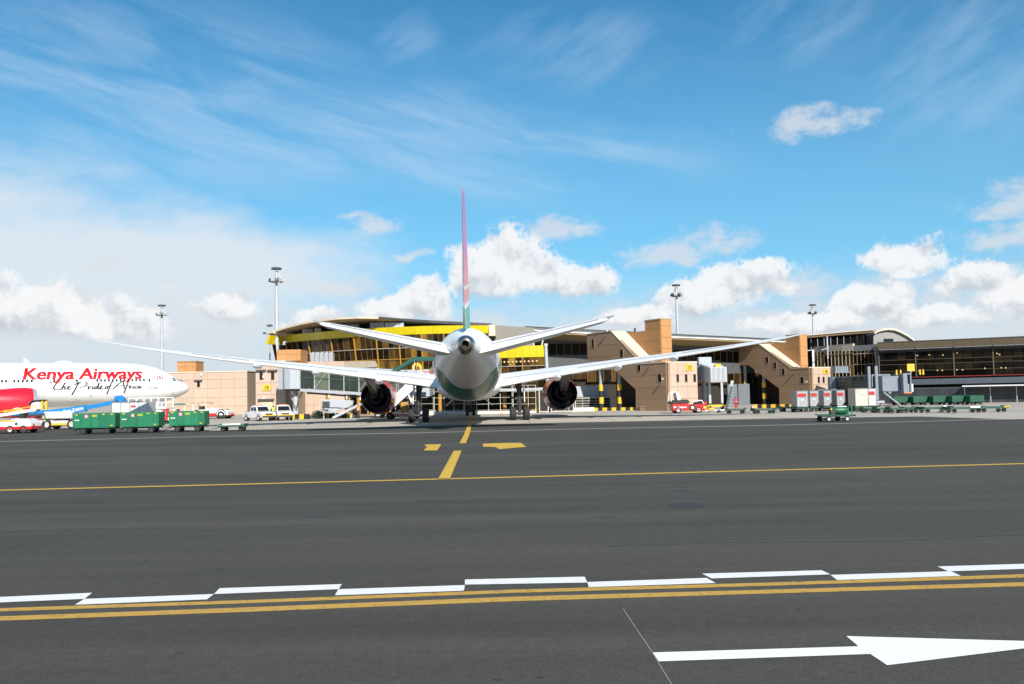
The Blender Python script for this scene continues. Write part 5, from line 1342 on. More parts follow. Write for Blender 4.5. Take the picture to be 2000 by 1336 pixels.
    for k in range(7): MB().box(fr.x-1.05+k*.29, fr.x-.85+k*.29, fr.y-.96, fr.y-.902, zf, zt-1.0).build('curtain_slat', GREYM if k % 2 else LGREY, ob)
    MB().box(fr.x-.3,fr.x+.4,fr.y-.4,fr.y+.2,zt-.898,zt-.5).build('beacon_box', YEL, ob)
    dr = node('drive_column', t)
    for s in (-.75,.8): MB().beam((fr.x+s,fr.y+1.5,.6),(fr.x+s,fr.y+1.5,zf),.28).build('lift_leg', LGREY, dr)
    MB().box(fr.x-1.1,fr.x+1.1,fr.y+1.1,fr.y+1.9,.35,.62).build('drive_beam', YEL, dr)
    for s in (-.8,.8): wheel_parts(dr, (fr.x+s,fr.y+1.5,.42), .42, .35, 'X')
    MB().beam((fr.x+1.15,fr.y+.5,.1),(fr.x+1.9,fr.y+.2,zf),.35,.12).build('service_stair', LGREY, dr)
    for k in range(8): MB().box(fr.x+1.0+k*.1, fr.x+1.45+k*.1, fr.y-.35, fr.y+.15, .25+k*.38, .30+k*.38).build('step', GREYM, dr)
    # ---- stand 18: grey bridge with cab
    Y = 134.0; rc = Vector((XX(1632,Y),Y,0)); t = thing('passenger_bridge', 'dark grey passenger bridge with open cab above the far green carts', 'passenger bridge', rc)
    FR = M('bridge_slate', (.20,.23,.27), .45)
    zf, zt = ZZ(1640,767,Y), ZZ(1640,736,Y)
    ribbed(t, 'rotunda', (0,0), 1.0, zf, zt, 10, FR); MB().cyl((0,0,0),(0,0,zf-.002),.32).build('pedestal', GREYM, t)
    e = Vector((XX(1722,119)-rc.x, 119-Y, 0)); e.z = ZZ(1722,764,118)
    tunnel(t, (.9,-.4,zf+.1), e, 2.3, ZZ(1722,734,118)-e.z, 6, GREENGL, FR)
    cb = node('cab', t); c = Vector((XX(1737,115)-rc.x, 115-Y, 0)); c1 = XX(1785,113)-rc.x
    zb, zt2 = ZZ(1760,766,113), ZZ(1760,729,113)
    MB().box(c.x-1.0, c.x+1.2, c.y-.4, c.y+2.2, zb+.1, zt2-.3).build('neck', FR, cb, bevel=.05)
    sh = MB(); x0_, x1_, y0_, y1_ = c.x+1.22, c1, c.y-1.4, c.y+1.8
    sh.box(x0_,x1_,y0_,y1_,zb-.15,zb).box(x0_,x1_,y0_,y1_,zt2-.15,zt2).box(x0_,x0_+.5,y0_,y1_,zb,zt2-.15).box(x1_-.14,x1_,y0_,y1_,zb,zt2-.15).box(x0_+.5,x1_-.14,y1_-.2,y1_,zb,zt2-.15)
    sh.build('cab_shell', FR, cb)
    MB().box(x0_+.7,x0_+1.3,y0_+.3,y0_+.8,zb+.01,zb+1.0).build('control_desk', DWHITE, cb)
    MB().box(x0_+.02,x1_-.02,y0_-.06,y0_-.002,zb-.16,zb-.05).build('bumper', ORG, cb)
    MB().box(x0_+.8,x0_+1.7,y0_+.6,y0_+.75,zt2+.25,zt2+1.15).build('stand_sign', YEL, cb); MB().cyl((x0_+1.25,y0_+.7,zt2),(x0_+1.25,y0_+.7,zt2+.25),.08).build('sign_post', GREYM, cb)
    for dx_ in (-.4,.1,2.5,2.9): MB().cyl((x0_+dx_,y0_+1.0,zt2-.2),(x0_+dx_,y0_+1.0,zt2+.45),.13,.08).build('beacon', YEL, cb)
    f = c+Vector((-1.8,.6,0)); dr = node('drive_column', t)
    for s in (-1.2,1.2): MB().beam((f.x,f.y+s,.7),(f.x,f.y+s,zt2+1.0),.32).build('lift_leg', FR, dr)
    MB().box(f.x-.8,f.x+.8,f.y-1.5,f.y+1.5,.45,.75).build('drive_beam', GREYM, dr)
    for s in (-1.2,1.2): wheel_parts(dr, (f.x,f.y+s,.45), .45, .35, 'Y')
    MB().beam((c.x+1.0,c.y-.7,.1),(c.x-1.0,c.y-.7,zb),.5,.12).build('service_stair', GREYM, dr)
    # walkway cage on the roof behind
    t2 = thing('roof_plant', 'slate grey ribbed plant box above the dark passenger bridge', 'cooling unit', (XX(1632,133),133,ZZ(1650,728,133)))
    MB().box(0,XX(1661,133)-XX(1632,133),0,2,0,.16).build('base_tray', FR, t2); 
    for k in range(7): MB().box(.15+k*.27,.37+k*.27,.1,1.7,.16,.95).build('fin_unit', FR, t2)
bridges()

# numbered yellow sign and green canopied stairs come with the vehicles

# ------------------------------------------------------------------ ground equipment
def road_wheel(parent, x, y, r, w_=.22, hub=HUB, n=18): return wheel_parts(parent, (x, y, r), r, w_, 'Y', 'wheel', hub, n)
def at_ground(px, py): return G(px, py)

FGRN = M('far_cart_green', (.008,.085,.045), .55, var=.2, vs=2.5)
def baggage_cart(label, loc, rz, L_=3.3, sticker=True, group='green baggage carts'):
    GRN = MATS['cart_green'] if sticker else FGRN
    """x = length"""
    t = thing('baggage_cart', label, 'baggage cart', loc, rz, group); h0, h1, W_ = .52, 1.66, 1.5
    bx_ = node('bin', t); l = L_/2
    MB().box(-l,l,-W_/2,W_/2,h0,h0+.06).build('bin_floor', GRN, bx_)
    for s in (-1,1):
        n = 5
        for k in range(n):
            x0, x1 = -l+L_*k/n, -l+L_*(k+1)/n
            MB().box(x0+.012, x1-.012, s*W_/2-.025, s*W_/2+.025, h0+.062, h1).build('side_panel', GRN, bx_, bevel=.008)
            MB().box(x0-.03, x0+.03, s*(W_/2+.026)-.02, s*(W_/2+.026)+.02, h0, h1+.01).build('rib', GRN, bx_)
        MB().box(s*l-.03, s*l+.03, -W_/2, W_/2, h0+.062, h1).build('end_panel', GRN, bx_)
        MB().beam((-l,s*W_/2,h1+.03),(l,s*W_/2,h1+.03),.07,.05).build('top_rail', GRN, bx_)
    ch = node('chassis', t)
    MB().beam((-l+.1,-.45,.45),(l-.1,-.45,.45),.09,.12).build('side_beam', DARK, ch); MB().beam((-l+.1,.45,.45),(l-.1,.45,.45),.09,.12).build('side_beam', DARK, ch)
    for x in (-l*.58, l*.58):
        MB().box(x-.28,x+.28,-.55,.55,.32,.42).build('turntable', DARK, ch)
        MB().cyl((x,-.62,.24),(x,.62,.24),.05).build('axle', DARK, ch)
        for s in (-1,1): road_wheel(t, x, s*.62, .24, .17, DARK, 16)
    MB().beam((-l,0,.4),(-l-.75,0,.16),.07).build('draw_bar', DARK, ch); MB().box(l,l+.14,-.06,.06,.33,.45).build('hitch', DARK, ch)
    y = -W_/2-.05
    if sticker:
        MB().box(-l+L_*.28,-l+L_*.28+.27,y-.006,y+.003,1.32,1.60).build('sticker', PINK, bx_)
        MB().box(-l+L_*.28+.06,-l+L_*.28+.20,y-.009,y-.0065,1.38,1.53).build('sticker_emblem', WHITE, bx_)
        MB().box(-l+L_*.45,-l+L_*.45+.42,y-.004,y+.003,1.40,1.58).build('notice', M('notice_yellow_green', (.30,.38,.04), .5), bx_)
        for a in (.12,.32): MB().box(-l+a,-l+a+.16,y-.004,y+.003,1.12,1.20).build('painted_mark', WHITE, bx_)
        for a in (.05,.70,.90): MB().box(-l+L_*a,-l+L_*a+.20,y-.005,y+.003,1.56,1.64).build('reflector', YEL, bx_)
        MB().box(l-.35,l-.15,y-.005,y+.003,.66,.73).build('reflector', YEL, bx_)
    return t
c1 = G(191,847.5); c2 = G(279,845.5); c3 = G(370,843)
baggage_cart('green steel baggage cart with drawbar resting on the asphalt, in front of the silver container', (c1.x,c1.y,0), R(3), 3.3)
baggage_cart('green steel baggage cart coupled between two others, in front of the white loader', (c2.x,c2.y,0), R(3), 3.0)
baggage_cart('green steel baggage cart at the end of the row beside the low dolly', (c3.x,c3.y,0), R(4), 2.8)

def dolly(label, loc, rz, L_=2.4, W_=1.6, white=False, group='low green dollies', hub=DARK):
    t = thing('dolly', label, 'dolly', loc, rz, group); l = L_/2
    fr = node('frame', t)
    for s in (-1,1): MB().beam((-l,s*W_/2,.42),(l,s*W_/2,.42),.10,.14).build('side_beam', DGRN, fr)
    for k in range(5): MB().cyl((-l+L_*k/4*.96+.04,-W_/2,.47),(-l+L_*k/4*.96+.04,W_/2,.47),.05).build('roller', STEEL if not white else WHITE, fr)
    for s in (-1,1): MB().box(s*l-.05,s*l+.05,-W_/2,W_/2,.34,.58).build('end_stop', DGRN, fr)
    if white: MB().box(-l*.72,l*.72,-W_/2+.05,W_/2-.05,.50,.60).build('deck_sheet', WHITE, fr)
    for x in (-l*.72, l*.72):
        MB().cyl((x,-W_*.36,.2),(x,W_*.36,.2),.045).build('axle', DARK, fr)
        for s in (-1,1): road_wheel(t, x, s*W_*.36, .2, .14, hub, 14)
    MB().beam((-l,0,.36),(-l-.8,0,.15),.06).build('draw_bar', DGRN, fr)
    return t
p = G(456,841.5); dolly('low green dolly with white deck standing alone right of the baggage carts', (p.x,p.y,0), R(4), 2.0, 1.5, True)
for i, (px, py, L_, rz, lab) in enumerate([(1437,808,1.9,-6,'empty dark green dolly beside the folded bridge, before the grey doors'),(1492,808,2.2,4,'empty dark green dolly before the striped column of stand 18'),(1540,804,1.7,0,'empty dark green dolly beside the foremost grey container')]):
    p = G(px, py); dolly(lab, (p.x,p.y,0), R(rz), L_)
labs = ['empty green dolly just right of the white container','empty green dolly below the dark bridge drive column','empty green dolly beneath the dark bridge cab','empty green dolly before the first of the far green carts']
for i, (px, py) in enumerate([(1697,806),(1722,806.5),(1748,807),(1775,806)]):
    p = G(px, py); dolly(labs[i], (p.x,p.y,0), R(random.uniform(-8,8)), 1.25, 1.3)
labs = ['large flat dolly with round white plate, before the middle far green cart','large flat dolly with white edge plate in the end row','large flat dolly ending the row, yellow tip']
for i, (px, py) in enumerate([(1826,806),(1882,806),(1936,805)]):
    p = G(px, py); t = dolly(labs[i], (p.x,p.y,0), R(3-4*i), (2.7,3.0,2.4)[i], 1.7, group='large flat dollies at the end of the row')
    if i == 0: MB().cyl((.5,-.88,.5),(.5,-.95,.5),.2).build('marker_plate', WHITE, t)
    if i == 1: MB().box(.2,1.1,-.95,-.87,.46,.60).build('edge_plate', WHITE, t)
    if i == 2: MB().box(.8,1.25,-.9,-.82,.42,.56).build('tip_plate', YEL, t)
for i, px in enumerate((1757,1794,1832,1868,1902)):
    p = G(px, 791.5-.3*i); lab = ['green baggage cart nearest the dark bridge cab, in the row before the dark screen','second green baggage cart from the bridge cab, before the dark screen','third green baggage cart from the bridge cab, before the dark screen','fourth green baggage cart from the bridge cab, before the dark screen','last green baggage cart of the row before the dark screen'][i]
    baggage_cart(lab, (p.x,p.y,0), R(-3+2*i), 1.95, False, 'far green baggage carts').scale = (.92,1,.68)

# ---- unit load containers on dollies
ALU = M('container_aluminium', (.36,.37,.385), .45, metal=.2, var=.16, vs=2.5)
ALD = M('container_dark_end', (.10,.10,.115), .5, var=.15)
def uld(label, loc, rz, wd, dp=1.5, h=1.6, chamfer=0.0, mat=ALU, band=True, group='air cargo containers', face=None, big_band=False):
    t = thing('cargo_container', label, 'container', loc, rz, group); w2 = wd/2; z0 = .60
    prof = [(-w2,z0),(w2-chamfer,z0),(w2,z0+chamfer*1.2),(w2,z0+h),(-w2,z0+h)] if chamfer else [(-w2,z0),(w2,z0),(w2,z0+h),(-w2,z0+h)]
    MB().prism([(x,-dp/2,z) for x, z in prof], (0,dp,0)).build('shell', mat, t, bevel=.02)
    for a, b in zip(prof, prof[1:]+prof[:1]):
        MB().beam((a[0],-dp/2-.015,a[1]),(b[0],-dp/2-.015,b[1]),.06,.06).build('edge_profile', STEEL, t)
    ym = -dp/2-.02
    if face: MB().box(-w2+.06,w2-.06,ym+.002,ym+.012,z0+.06,z0+h-.06).build('door_sheet', face, t)
    if band:
        bw = wd*(.42 if not big_band else .46); MB().box(-bw,bw*.75,ym-.012,ym+.001,z0+h*.62,z0+h*.84).build('red_label', M('container_red_label', (.42,.025,.02), .6, var=.2, vs=4), t)
        MB().box(-wd*.12,wd*.12,ym-.01,ym+.001,z0+h*.38,z0+h*.48).build('placard', M('placard_pale_blue', (.45,.60,.72), .5), t)
    # the dolly deck it is strapped to
    d_ = node('dolly_base', t)
    MB().box(-w2-.05,w2+.05,-dp/2,dp/2,.36,.50).build('deck', DGRN, d_)
    MB().box(-w2,w2,-dp/2+.05,dp/2-.05,.50,.60).build('roller_bed', DARK, d_)
    for x in (-w2*.7,w2*.7):
        for s in (-1,1): road_wheel(d_, x, s*dp*.38, .2, .14, DARK, 12)
    return t
ULD = [(1562,805,1.2,0,ALU,'grey container with a wide red band, ending the row by the painted kerb',True,0),
       (1585,804,.92,.34,ALU,'silver container with cut corner, just behind the wide-banded one',False,0),
       (1599,799,.62,0,ALD,'dark-sided container between the silver cut-corner ones, nearer the wide-banded one',False,6),
       (1611,803,.86,.34,ALU,'silver container with cut corner in the middle of the row',False,0),
       (1624,799,.60,0,ALD,'dark-sided container between the two silver cut-corner ones farther from the wide band',False,6),
       (1636.5,802.5,.90,.34,ALU,'silver container with cut corner beside the dark green tarpaulin',False,0)]
for i, (px, py, wd, ch, m, lab, bb, back) in enumerate(ULD):
    p = G(px, py); uld(lab, (p.x,p.y,0), R(8), wd, 1.5, 1.62 if not back else 1.7, ch, m, True, face=None, big_band=bb)
p = G(1658,802); uld('tall navy container with plain side next to the cream one', (p.x,p.y,0), R(6), .78, 1.6, 1.72, 0, M('container_navy', (.016,.02,.045), .5), False)
p = G(1677,804); uld('cream container with a pale blue placard', (p.x,p.y,0), R(6), 1.38, 1.6, 1.75, 0, M('container_cream', (.50,.46,.39), .6, var=.12), False)
t_c = bpy.data.objects['cargo_container.007']
MB().box(-.15,.3,-.84,-.815,1.75,2.05).build('placard', M('placard_pale_blue', (.45,.60,.72), .5), t_c)
p = G(1697.5,803); uld('white container with a red label, last of the container row', (p.x,p.y,0), R(6), .82, 1.6, 1.72, 0, M('container_white', (.52,.51,.48), .5, var=.12), True)
p = G(1647,801); t = thing('tarpaulin_load', 'dark green draped load between silver and navy containers', 'load', (p.x,p.y,0))
rings = [[(-.42,-.5,.5),(.42,-.5,.5),(.42,.5,.5),(-.42,.5,.5)],[(-.38,-.45,1.0),(.36,-.42,1.05),(.36,.45,1.0),(-.36,.42,1.05)],[(-.15,-.25,1.5),(.22,-.2,1.55),(.2,.25,1.5),(-.12,.2,1.55)]]
MB().loft(rings).build('drape', M('tarp_green', (.008,.035,.022), .7), t, smooth=True); MB().box(-.45,.45,-.55,.55,.36,.5).build('deck', DGRN, t)
for x in (-.3,.3):
    for s in (-1,1): road_wheel(t, x, s*.45, .2, .13, DARK, 12)
# silver container behind the green carts
p = G(207,841.5); uld('big silver cargo container with red emblem behind the green carts', (p.x,p.y+6,0), R(3), 3.4, 2.2, 1.95, 0, M('container_silver', (.56,.58,.60), .45, metal=.1, var=.06), False)
t_c = bpy.data.objects['cargo_container.009']
MB().box(.1,.55,-1.15,-1.118,2.05,2.22).build('red_emblem', M('emblem_red', (.6,.05,.05), .5), t_c)
for k in (-.85,.0,.85): MB().box(k-.02,k+.02,-1.14,-1.115,.66,2.5).build('seam', STEEL, t_c)

# ---- pickups
def pickup(label, loc, rz):
    t = thing('pickup_truck', label, 'pickup truck', loc, rz, 'white pickup trucks'); W_ = .88
    body = [(-2.55,.55),(-2.55,1.05),(-.75,1.08),(-.75,1.10),(.95,1.10),(2.25,.98),(2.55,.80),(2.58,.45),(2.1,.38),(-2.3,.42)]
    MB().prism([(x,-W_,z) for x, z in body], (0,2*W_,0)).build('body', WHITE, t, bevel=.05)
    cab = [(-.72,1.10),(-.60,1.72),(-.35,1.80),(.55,1.78),(.75,1.68),(1.25,1.12)]
    w1, w2_ = W_-.04, W_-.2
    rg = [[(x, s*(w1 if z < 1.2 else w2_), z) for x, z in cab] for s in (-1,1)]
    cb = MB().loft(rg).build('cab', WHITE, t, bevel=.03)
    for s in (-1,1):
        def sp(x, z): return (x, s*(w1+(w2_-w1)*(z-1.10)/.6+.012), z)
        MB().sheet([sp(-.55,1.2),sp(.15,1.2),sp(.15,1.64),sp(-.45,1.64)]).build('side_window', GLASS_D, cb); MB().sheet([sp(.22,1.2),sp(1.08,1.2),sp(.68,1.62),sp(.22,1.64)]).build('side_window', GLASS_D, cb)
        MB().box(1.0,1.12,s*(W_+.02)-.02*0-.08*(s<0),s*(W_+.02)+.16*(s>0)-.08*(s<0),1.14,1.32).build('mirror', BLK, t)
        MB().box(2.40,2.575,s*.62-.2,s*.62+.2,.74,.90).build('headlight', LGREY, t, bevel=.02)
        MB().box(-2.58,-2.53,s*.75-.1,s*.75+.1,.7,1.0).build('tail_light', RED, t)
    MB().sheet([(1.235,-.72,1.16),(1.235,.72,1.16),(.80,.62,1.66),(.80,-.62,1.66)]).build('windscreen', GLASS_D, cb)
    MB().box(2.50,2.60,-.42,.42,.62,.88).build('grille', BLK, t); MB().box(2.45,2.68,-.86,.86,.40,.60).build('bumper', DARK, t, bevel=.03)
    MB().box(2.585,2.70,-.84,.84,.60,.70).build('yellow_stripe', YEL, t)
    MB().box(-2.45,-.85,-W_+.1,W_-.1,1.06,1.10).build('load_bed', DARK, t)
    MB().box(-.2,.3,-.5,.5,1.80,1.88).build('light_bar', ORG, t, bevel=.02)
    for x in (-1.55,1.6):
        for s in (-1,1):
            road_wheel(t, x, s*(W_-.10), .36, .24)
            MB().lathe([(-.13,.46),(.13,.46),(.13,.40),(-.13,.40),(-.13,.46)], (x,s*(W_-.12),.38), 'Y', 20).build('wheel_arch', BLK, t)
    return t
p = G(506,822); pickup('white pickup truck with dark grille standing behind the other pickup, its side showing', (p.x,p.y,0), R(-48))
p = G(552,820.5); pickup('white pickup truck beside the painted kerb blocks, facing out from the terminal', (p.x,p.y,0), R(-68))

# ---- aircraft tow tractor, white over red
def tow_tractor(loc, rz):
    t = thing('tow_tractor', 'low white aircraft tow tractor with red skirt and open canopy beside beige wall', 'tractor', loc, rz); W_ = 1.15
    b = [(-2.6,.45),(-2.6,1.05),(-2.2,1.25),(-.6,1.28),(-.4,1.42),(.6,1.42),(.9,1.22),(2.3,1.18),(2.6,.95),(2.6,.45)]
    MB().prism([(x,-W_,z) for x, z in b], (0,2*W_,0)).build('body', WHITE, t, bevel=.06)
    MB().box(-1.0,1.0,-W_-.03,W_+.03,.35,.78).build('skirt', RED, t, bevel=.03)
    MB().box(-2.63,2.63,-W_+.05,W_-.05,.3,.46).build('chassis', DARK, t)
    for x in (-1.75,1.65):
        for s in (-1,1):
            road_wheel(t, x, s*(W_-.16), .55, .36, DARK)
            MB().lathe([(-.19,.70),(.19,.70),(.19,.60),(-.19,.60),(-.19,.70)], (x,s*(W_-.16),.58), 'Y', 22).build('wheel_arch', BLK, t)
    c = node('canopy', t)
    for x in (-2.3,-.5):
        for s in (-1,1): MB().beam((x,s*.9,1.2),(x,s*.9,2.15),.07).build('post', WHITE, c)
    MB().box(-2.5,-.3,-1.0,1.0,2.15,2.24).build('roof', M('canopy_tan', (.35,.27,.15), .6), c); MB().cyl((-1.4,0,2.24),(-1.4,0,2.42),.09).build('beacon', ORG, c)
    MB().box(-1.7,-1.2,-.35,.35,1.2,1.75).build('seat', BLK, t); MB().beam((-.7,0,1.3),(-.95,0,1.7),.06).build('steering_column', DARK, t)
    MB().box(2.6,2.9,-.3,.3,.45,.65).build('hitch', RED, t)
p = G(415,818); tow_tractor((p.x,p.y,0), R(-4))

# ---- boom lift
def boom_lift():
    p = G(128,838); t = thing('boom_lift', 'blue telescopic boom lift on a white wheeled base below the airliner fuselage', 'boom lift', (p.x,p.y,0), 0); O = Vector((p.x,p.y,0)); Y = p.y
    q = lambda px, py: P(px, py, Y)-O
    ch = node('chassis', t)
    MB().box(-1.6,1.5,-1.0,1.0,.35,.85).build('base_frame', DWHITE, ch, bevel=.05)
    MB().box(-1.2,1.1,-1.06,-1.005,.42,.62).build('hazard_plate', YEL, ch)
    for x in (-1.35,1.15):
        for s in (-1,1): road_wheel(t, x, s*.95, .5, .36, HUB, 22)
    MB().cyl((-.2,0,.85),(-.2,0,1.05),.6).build('turntable', DARK, t)
    MB().box(-1.8,1.0,-.85,-.1,1.05,1.75).build('engine_cover', DWHITE, t, bevel=.08); MB().box(-1.7,.9,.1,.85,1.05,1.65).build('counterweight', DWHITE, t, bevel=.06)
    bm = node('boom', t)
    a, b, c, d = q(-22,812), q(70,806), q(120,803.5), q(229,785)
    MB().beam(a, b, .28, .3).build('jib', BLU, bm); MB().beam(b-Vector((2.4,-.3,.15)), c+Vector((.4,.3,.1)), .38, .42).build('lower_boom', BLU, bm)
    MB().beam(c+Vector((-.3,0,-.1)), q(168,797), .5, .62).build('main_boom', BLU, bm); MB().beam(q(160,798), d, .34, .38).build('fly_boom', BLU, bm)
    MB().beam(b+Vector((-.8,-.35,-.25)), c+Vector((0,-.35,-.25)), .22, .2).build('lift_cylinder', DARK, bm)
    MB().prism([d+Vector((-.35,-.3,-.25)),d+Vector((.55,-.3,-.3)),d+Vector((.85,-.3,-.35)),d+Vector((.75,-.3,.35)),d+Vector((.35,-.3,.65)),d+Vector((-.15,-.3,.55))], (0,.6,0)).build('boom_head', BLU, bm, bevel=.05)
    MB().cyl(d+Vector((.1,-.33,.1)), d+Vector((.1,-.30,.1)), .12).build('pivot_pin', DARK, bm)
    # lettering along the main boom
    u = (q(168,797)-(c+Vector((-.3,0,-.1)))).normalized(); v = Vector((-u.z,0,u.x)).normalized(); org = c+u*.25+Vector((0,-.27,0))-v*.20
    text_on('boom_lettering', 'Genie Z-60/34', .40, WHITE, bm, org, u, v, Vector((0,-1,0)), shear=.2, bold=.012, sx=.86)
    # basket at the jib end, and the pale mast over the engine cover
    MB().box(a.x-.7,a.x+.2,a.y-.5,a.y+.5,a.z-.5,a.z-.42).build('basket_floor', DARK, bm)
    for x in (-.7,.2):
        for y in (-.5,.5): MB().beam((a.x+x,a.y+y,a.z-.42),(a.x+x,a.y+y,a.z+.6),.05).build('basket_post', WHITE, bm)
    for z in (.1,.6): MB().beam((a.x-.7,a.y-.5,a.z+z),(a.x+.2,a.y-.5,a.z+z),.05).build('basket_rail', WHITE, bm)
boom_lift()

# ---- belt loader
def belt_loader():
    p = G(20,846.5); t = thing('belt_loader', 'white belt loader with red skirt and yellow edge left of the green carts', 'belt loader', (p.x,p.y,0), R(2))
    b = [(-3.6,.4),(-3.6,1.05),(.2,1.10),(.9,1.30),(1.9,1.28),(2.2,.9),(2.3,.45)]
    MB().prism([(x,-.95,z) for x, z in b], (0,1.9,0)).build('body', WHITE, t, bevel=.05)
    MB().box(-3.62,2.35,-.98,.98,.34,.62).build('skirt', RED, t, bevel=.03)
    for x in (-2.6,.45,1.6):
        for s in (-1,1): road_wheel(t, x, s*.86, .36, .25, HUB if s < 0 and x != 1.6 else DARK)
    MB().box(-3.5,.9,-.985,-.94,1.06,1.16).build('yellow_edge', YEL, t)
    cv = node('conveyor', t); a, b_ = Vector((-3.4,.1,1.25)), Vector((2.4,.1,2.05))
    for s in (-1,1): MB().beam(a+Vector((0,s*.45,0)), b_+Vector((0,s*.45,0)), .08, .24).build('side_rail', WHITE, cv)
    MB().beam(a, b_, .8, .06).build('belt', BLACK, cv)
    MB().beam(a+Vector((0,-.5,.28)), b_+Vector((0,-.5,.34)), .06, .07).build('guard_rail', YEL, cv)
    for k in (.1,.4,.7,.95): 
        q = a+(b_-a)*k; MB().beam(q+Vector((0,-.5,0)), q+Vector((0,-.5,.3)), .05).build('guard_post', YEL, cv)
    MB().beam((1.0,.1,1.2),(1.6,.1,1.9),.12).build('lift_ram', DARK, t)
    MB().box(1.15,1.55,-.75,-.3,1.29,1.75).build('seat', BLK, t); MB().beam((1.9,-.5,1.28),(1.75,-.5,1.75),.05).build('steering_column', DARK, t)
    MB().cyl((1.0,-.985,.85),(1.0,-.95,.85),.12).build('fuel_cap', BLK, t)
    MB().box(2.30,2.36,-.8,-.5,.66,.8).build('headlight', ORG, t)
belt_loader()

# ---- container loaders (white, with railings)
def loader(label, px0, px1, Y, pt, pd, pb, posts, rail=WHITE, scissor=RED, extra=None):
    x0 = XX(px0,Y); x1 = XX(px1,Y); zt, zd, zb = ZZ(px0,pt,Y), ZZ(px0,pd,Y), ZZ(px0,pb,Y); W_ = x1-x0
    t = thing('cargo_loader', label, 'cargo loader', (x0,Y,0))
    pf = node('platform', t)
    MB().box(0,W_,-1.2,1.2,zb,zd).build('deck', WHITE, pf, bevel=.04); MB().box(.05,W_*.75,-1.23,-1.202,zb+.04,zb+.16).build('edge_strip', YEL, pf)
    for k in range(posts+1):
        for y in (-1.15,1.15): MB().beam((.06+(W_-.12)*k/posts,y,zd),(.06+(W_-.12)*k/posts,y,zt),.07).build('rail_post', rail, pf)
    for z in (zt, (zt+zd)/2):
        for y in (-1.15,1.15): MB().beam((0,y,z),(W_,y,z),.06).build('hand_rail', rail, pf)
    sc_ = node('scissor_lift', t)
    for y in (-.8,.8):
        MB().beam((.4,y,.75),(W_-.5,y,zb-.02),.16,.12).build('scissor_arm', scissor, sc_); MB().beam((W_-.4,y+.14,.75),(.5,y+.14,zb-.02),.16,.12).build('scissor_arm', scissor, sc_)
    MB().box(-.4,W_+.3,-1.1,1.1,.4,.75).build('chassis', DWHITE, t, bevel=.05)
    for x in (.3,W_-.4):
        for s in (-1,1): road_wheel(t, x, s*.95, .38, .25)
    return t, W_, zd, zt
t, W_, zd, zt = loader('white cargo loader with railed platform behind the middle green cart', 259, 332, 104, 778, 796, 800.5, 5)
MB().box(.3,.75,-.6,.0,zd,zd+.75).build('control_box', BLK, t); MB().box(1.6,2.0,-.6,0,zd,zd+.55).build('control_box', DARK, t); MB().box(2.5,3.3,-.9,-.2,zd,zd+.6).build('motor_box', WHITE, t)
q = MB().box(-.9,W_*.95,-1.9,-1.25,.8,1.55).build('side_platform', WHITE, t, bevel=.05)
for k in range(2): MB().beam((W_-.3+k*.35,-1.3,.4),(W_-.2+k*.5,-1.3,1.7),.22).build('stabiliser', RED, t)
t, W_, zd, zt = loader('white cargo loader with orange rail and yellow posts below the red engine', 20, 106, 101, 801, 806, 811, 4, YEL)
for px in (92,100.5): 
    x = XX(px,101)-XX(20,101); MB().beam((x,-1.0,zd),(x,-1.0,ZZ(px,783,101)),.2).build('guide_post', YEL, t)
c = XX(76,101)-XX(20,101); z = ZZ(76,782,101)
MB().prism([(c-.6,-.9,zd),(c+.6,-.9,zd),(c+.7,-.9,z-.4),(c+.35,-.9,z-.05),(c-.35,-.9,z-.3)], (0,1.4,0)).build('control_cab', WHITE, t, bevel=.06)
MB().prism([(c-.65,-1.0,z-.45),(c-.25,-1.0,z+.02),(c+.65,-1.0,z+.06),(c+.6,-1.0,z-.08),(c-.15,-1.0,z-.12),(c-.5,-1.0,z-.5)], (0,1.6,0)).build('cab_hood', BLK, t)

# ---- small tow tractor with green canopy
def tug(label, loc, rz, body, canopy):
    t = thing('baggage_tractor', label, 'tractor', loc, rz)
    b = [(-1.3,.4),(-1.3,.95),(-.3,1.0),(.1,1.05),(1.1,.98),(1.35,.75),(1.35,.4)]
    MB().prism([(x,-.62,z) for x, z in b], (0,1.24,0)).build('body', body, t, bevel=.05)
    for x in (-.8,.85):
        for s in (-1,1): road_wheel(t, x, s*.55, .3, .2)
    for x in (-1.0,.3):
        for s in (-1,1): MB().beam((x,s*.52,.95),(x,s*.52,2.0),.06).build('canopy_post', WHITE, t)
    MB().tbox(-1.15,.45,-.66,.66,2.0,2.22,.15,.12).build('canopy', canopy, t, bevel=.03)
    MB().box(-.7,-.3,-.4,.4,1.0,1.5).build('seat', BLK, t); MB().box(1.3,1.42,-.5,.5,.45,.65).build('bumper', BLK, t)
p = G(356,822); tug('small white baggage tractor with dark green canopy beside the white loader', (p.x,p.y,0), R(20), DWHITE, M('canopy_teal', (.01,.12,.10), .6))

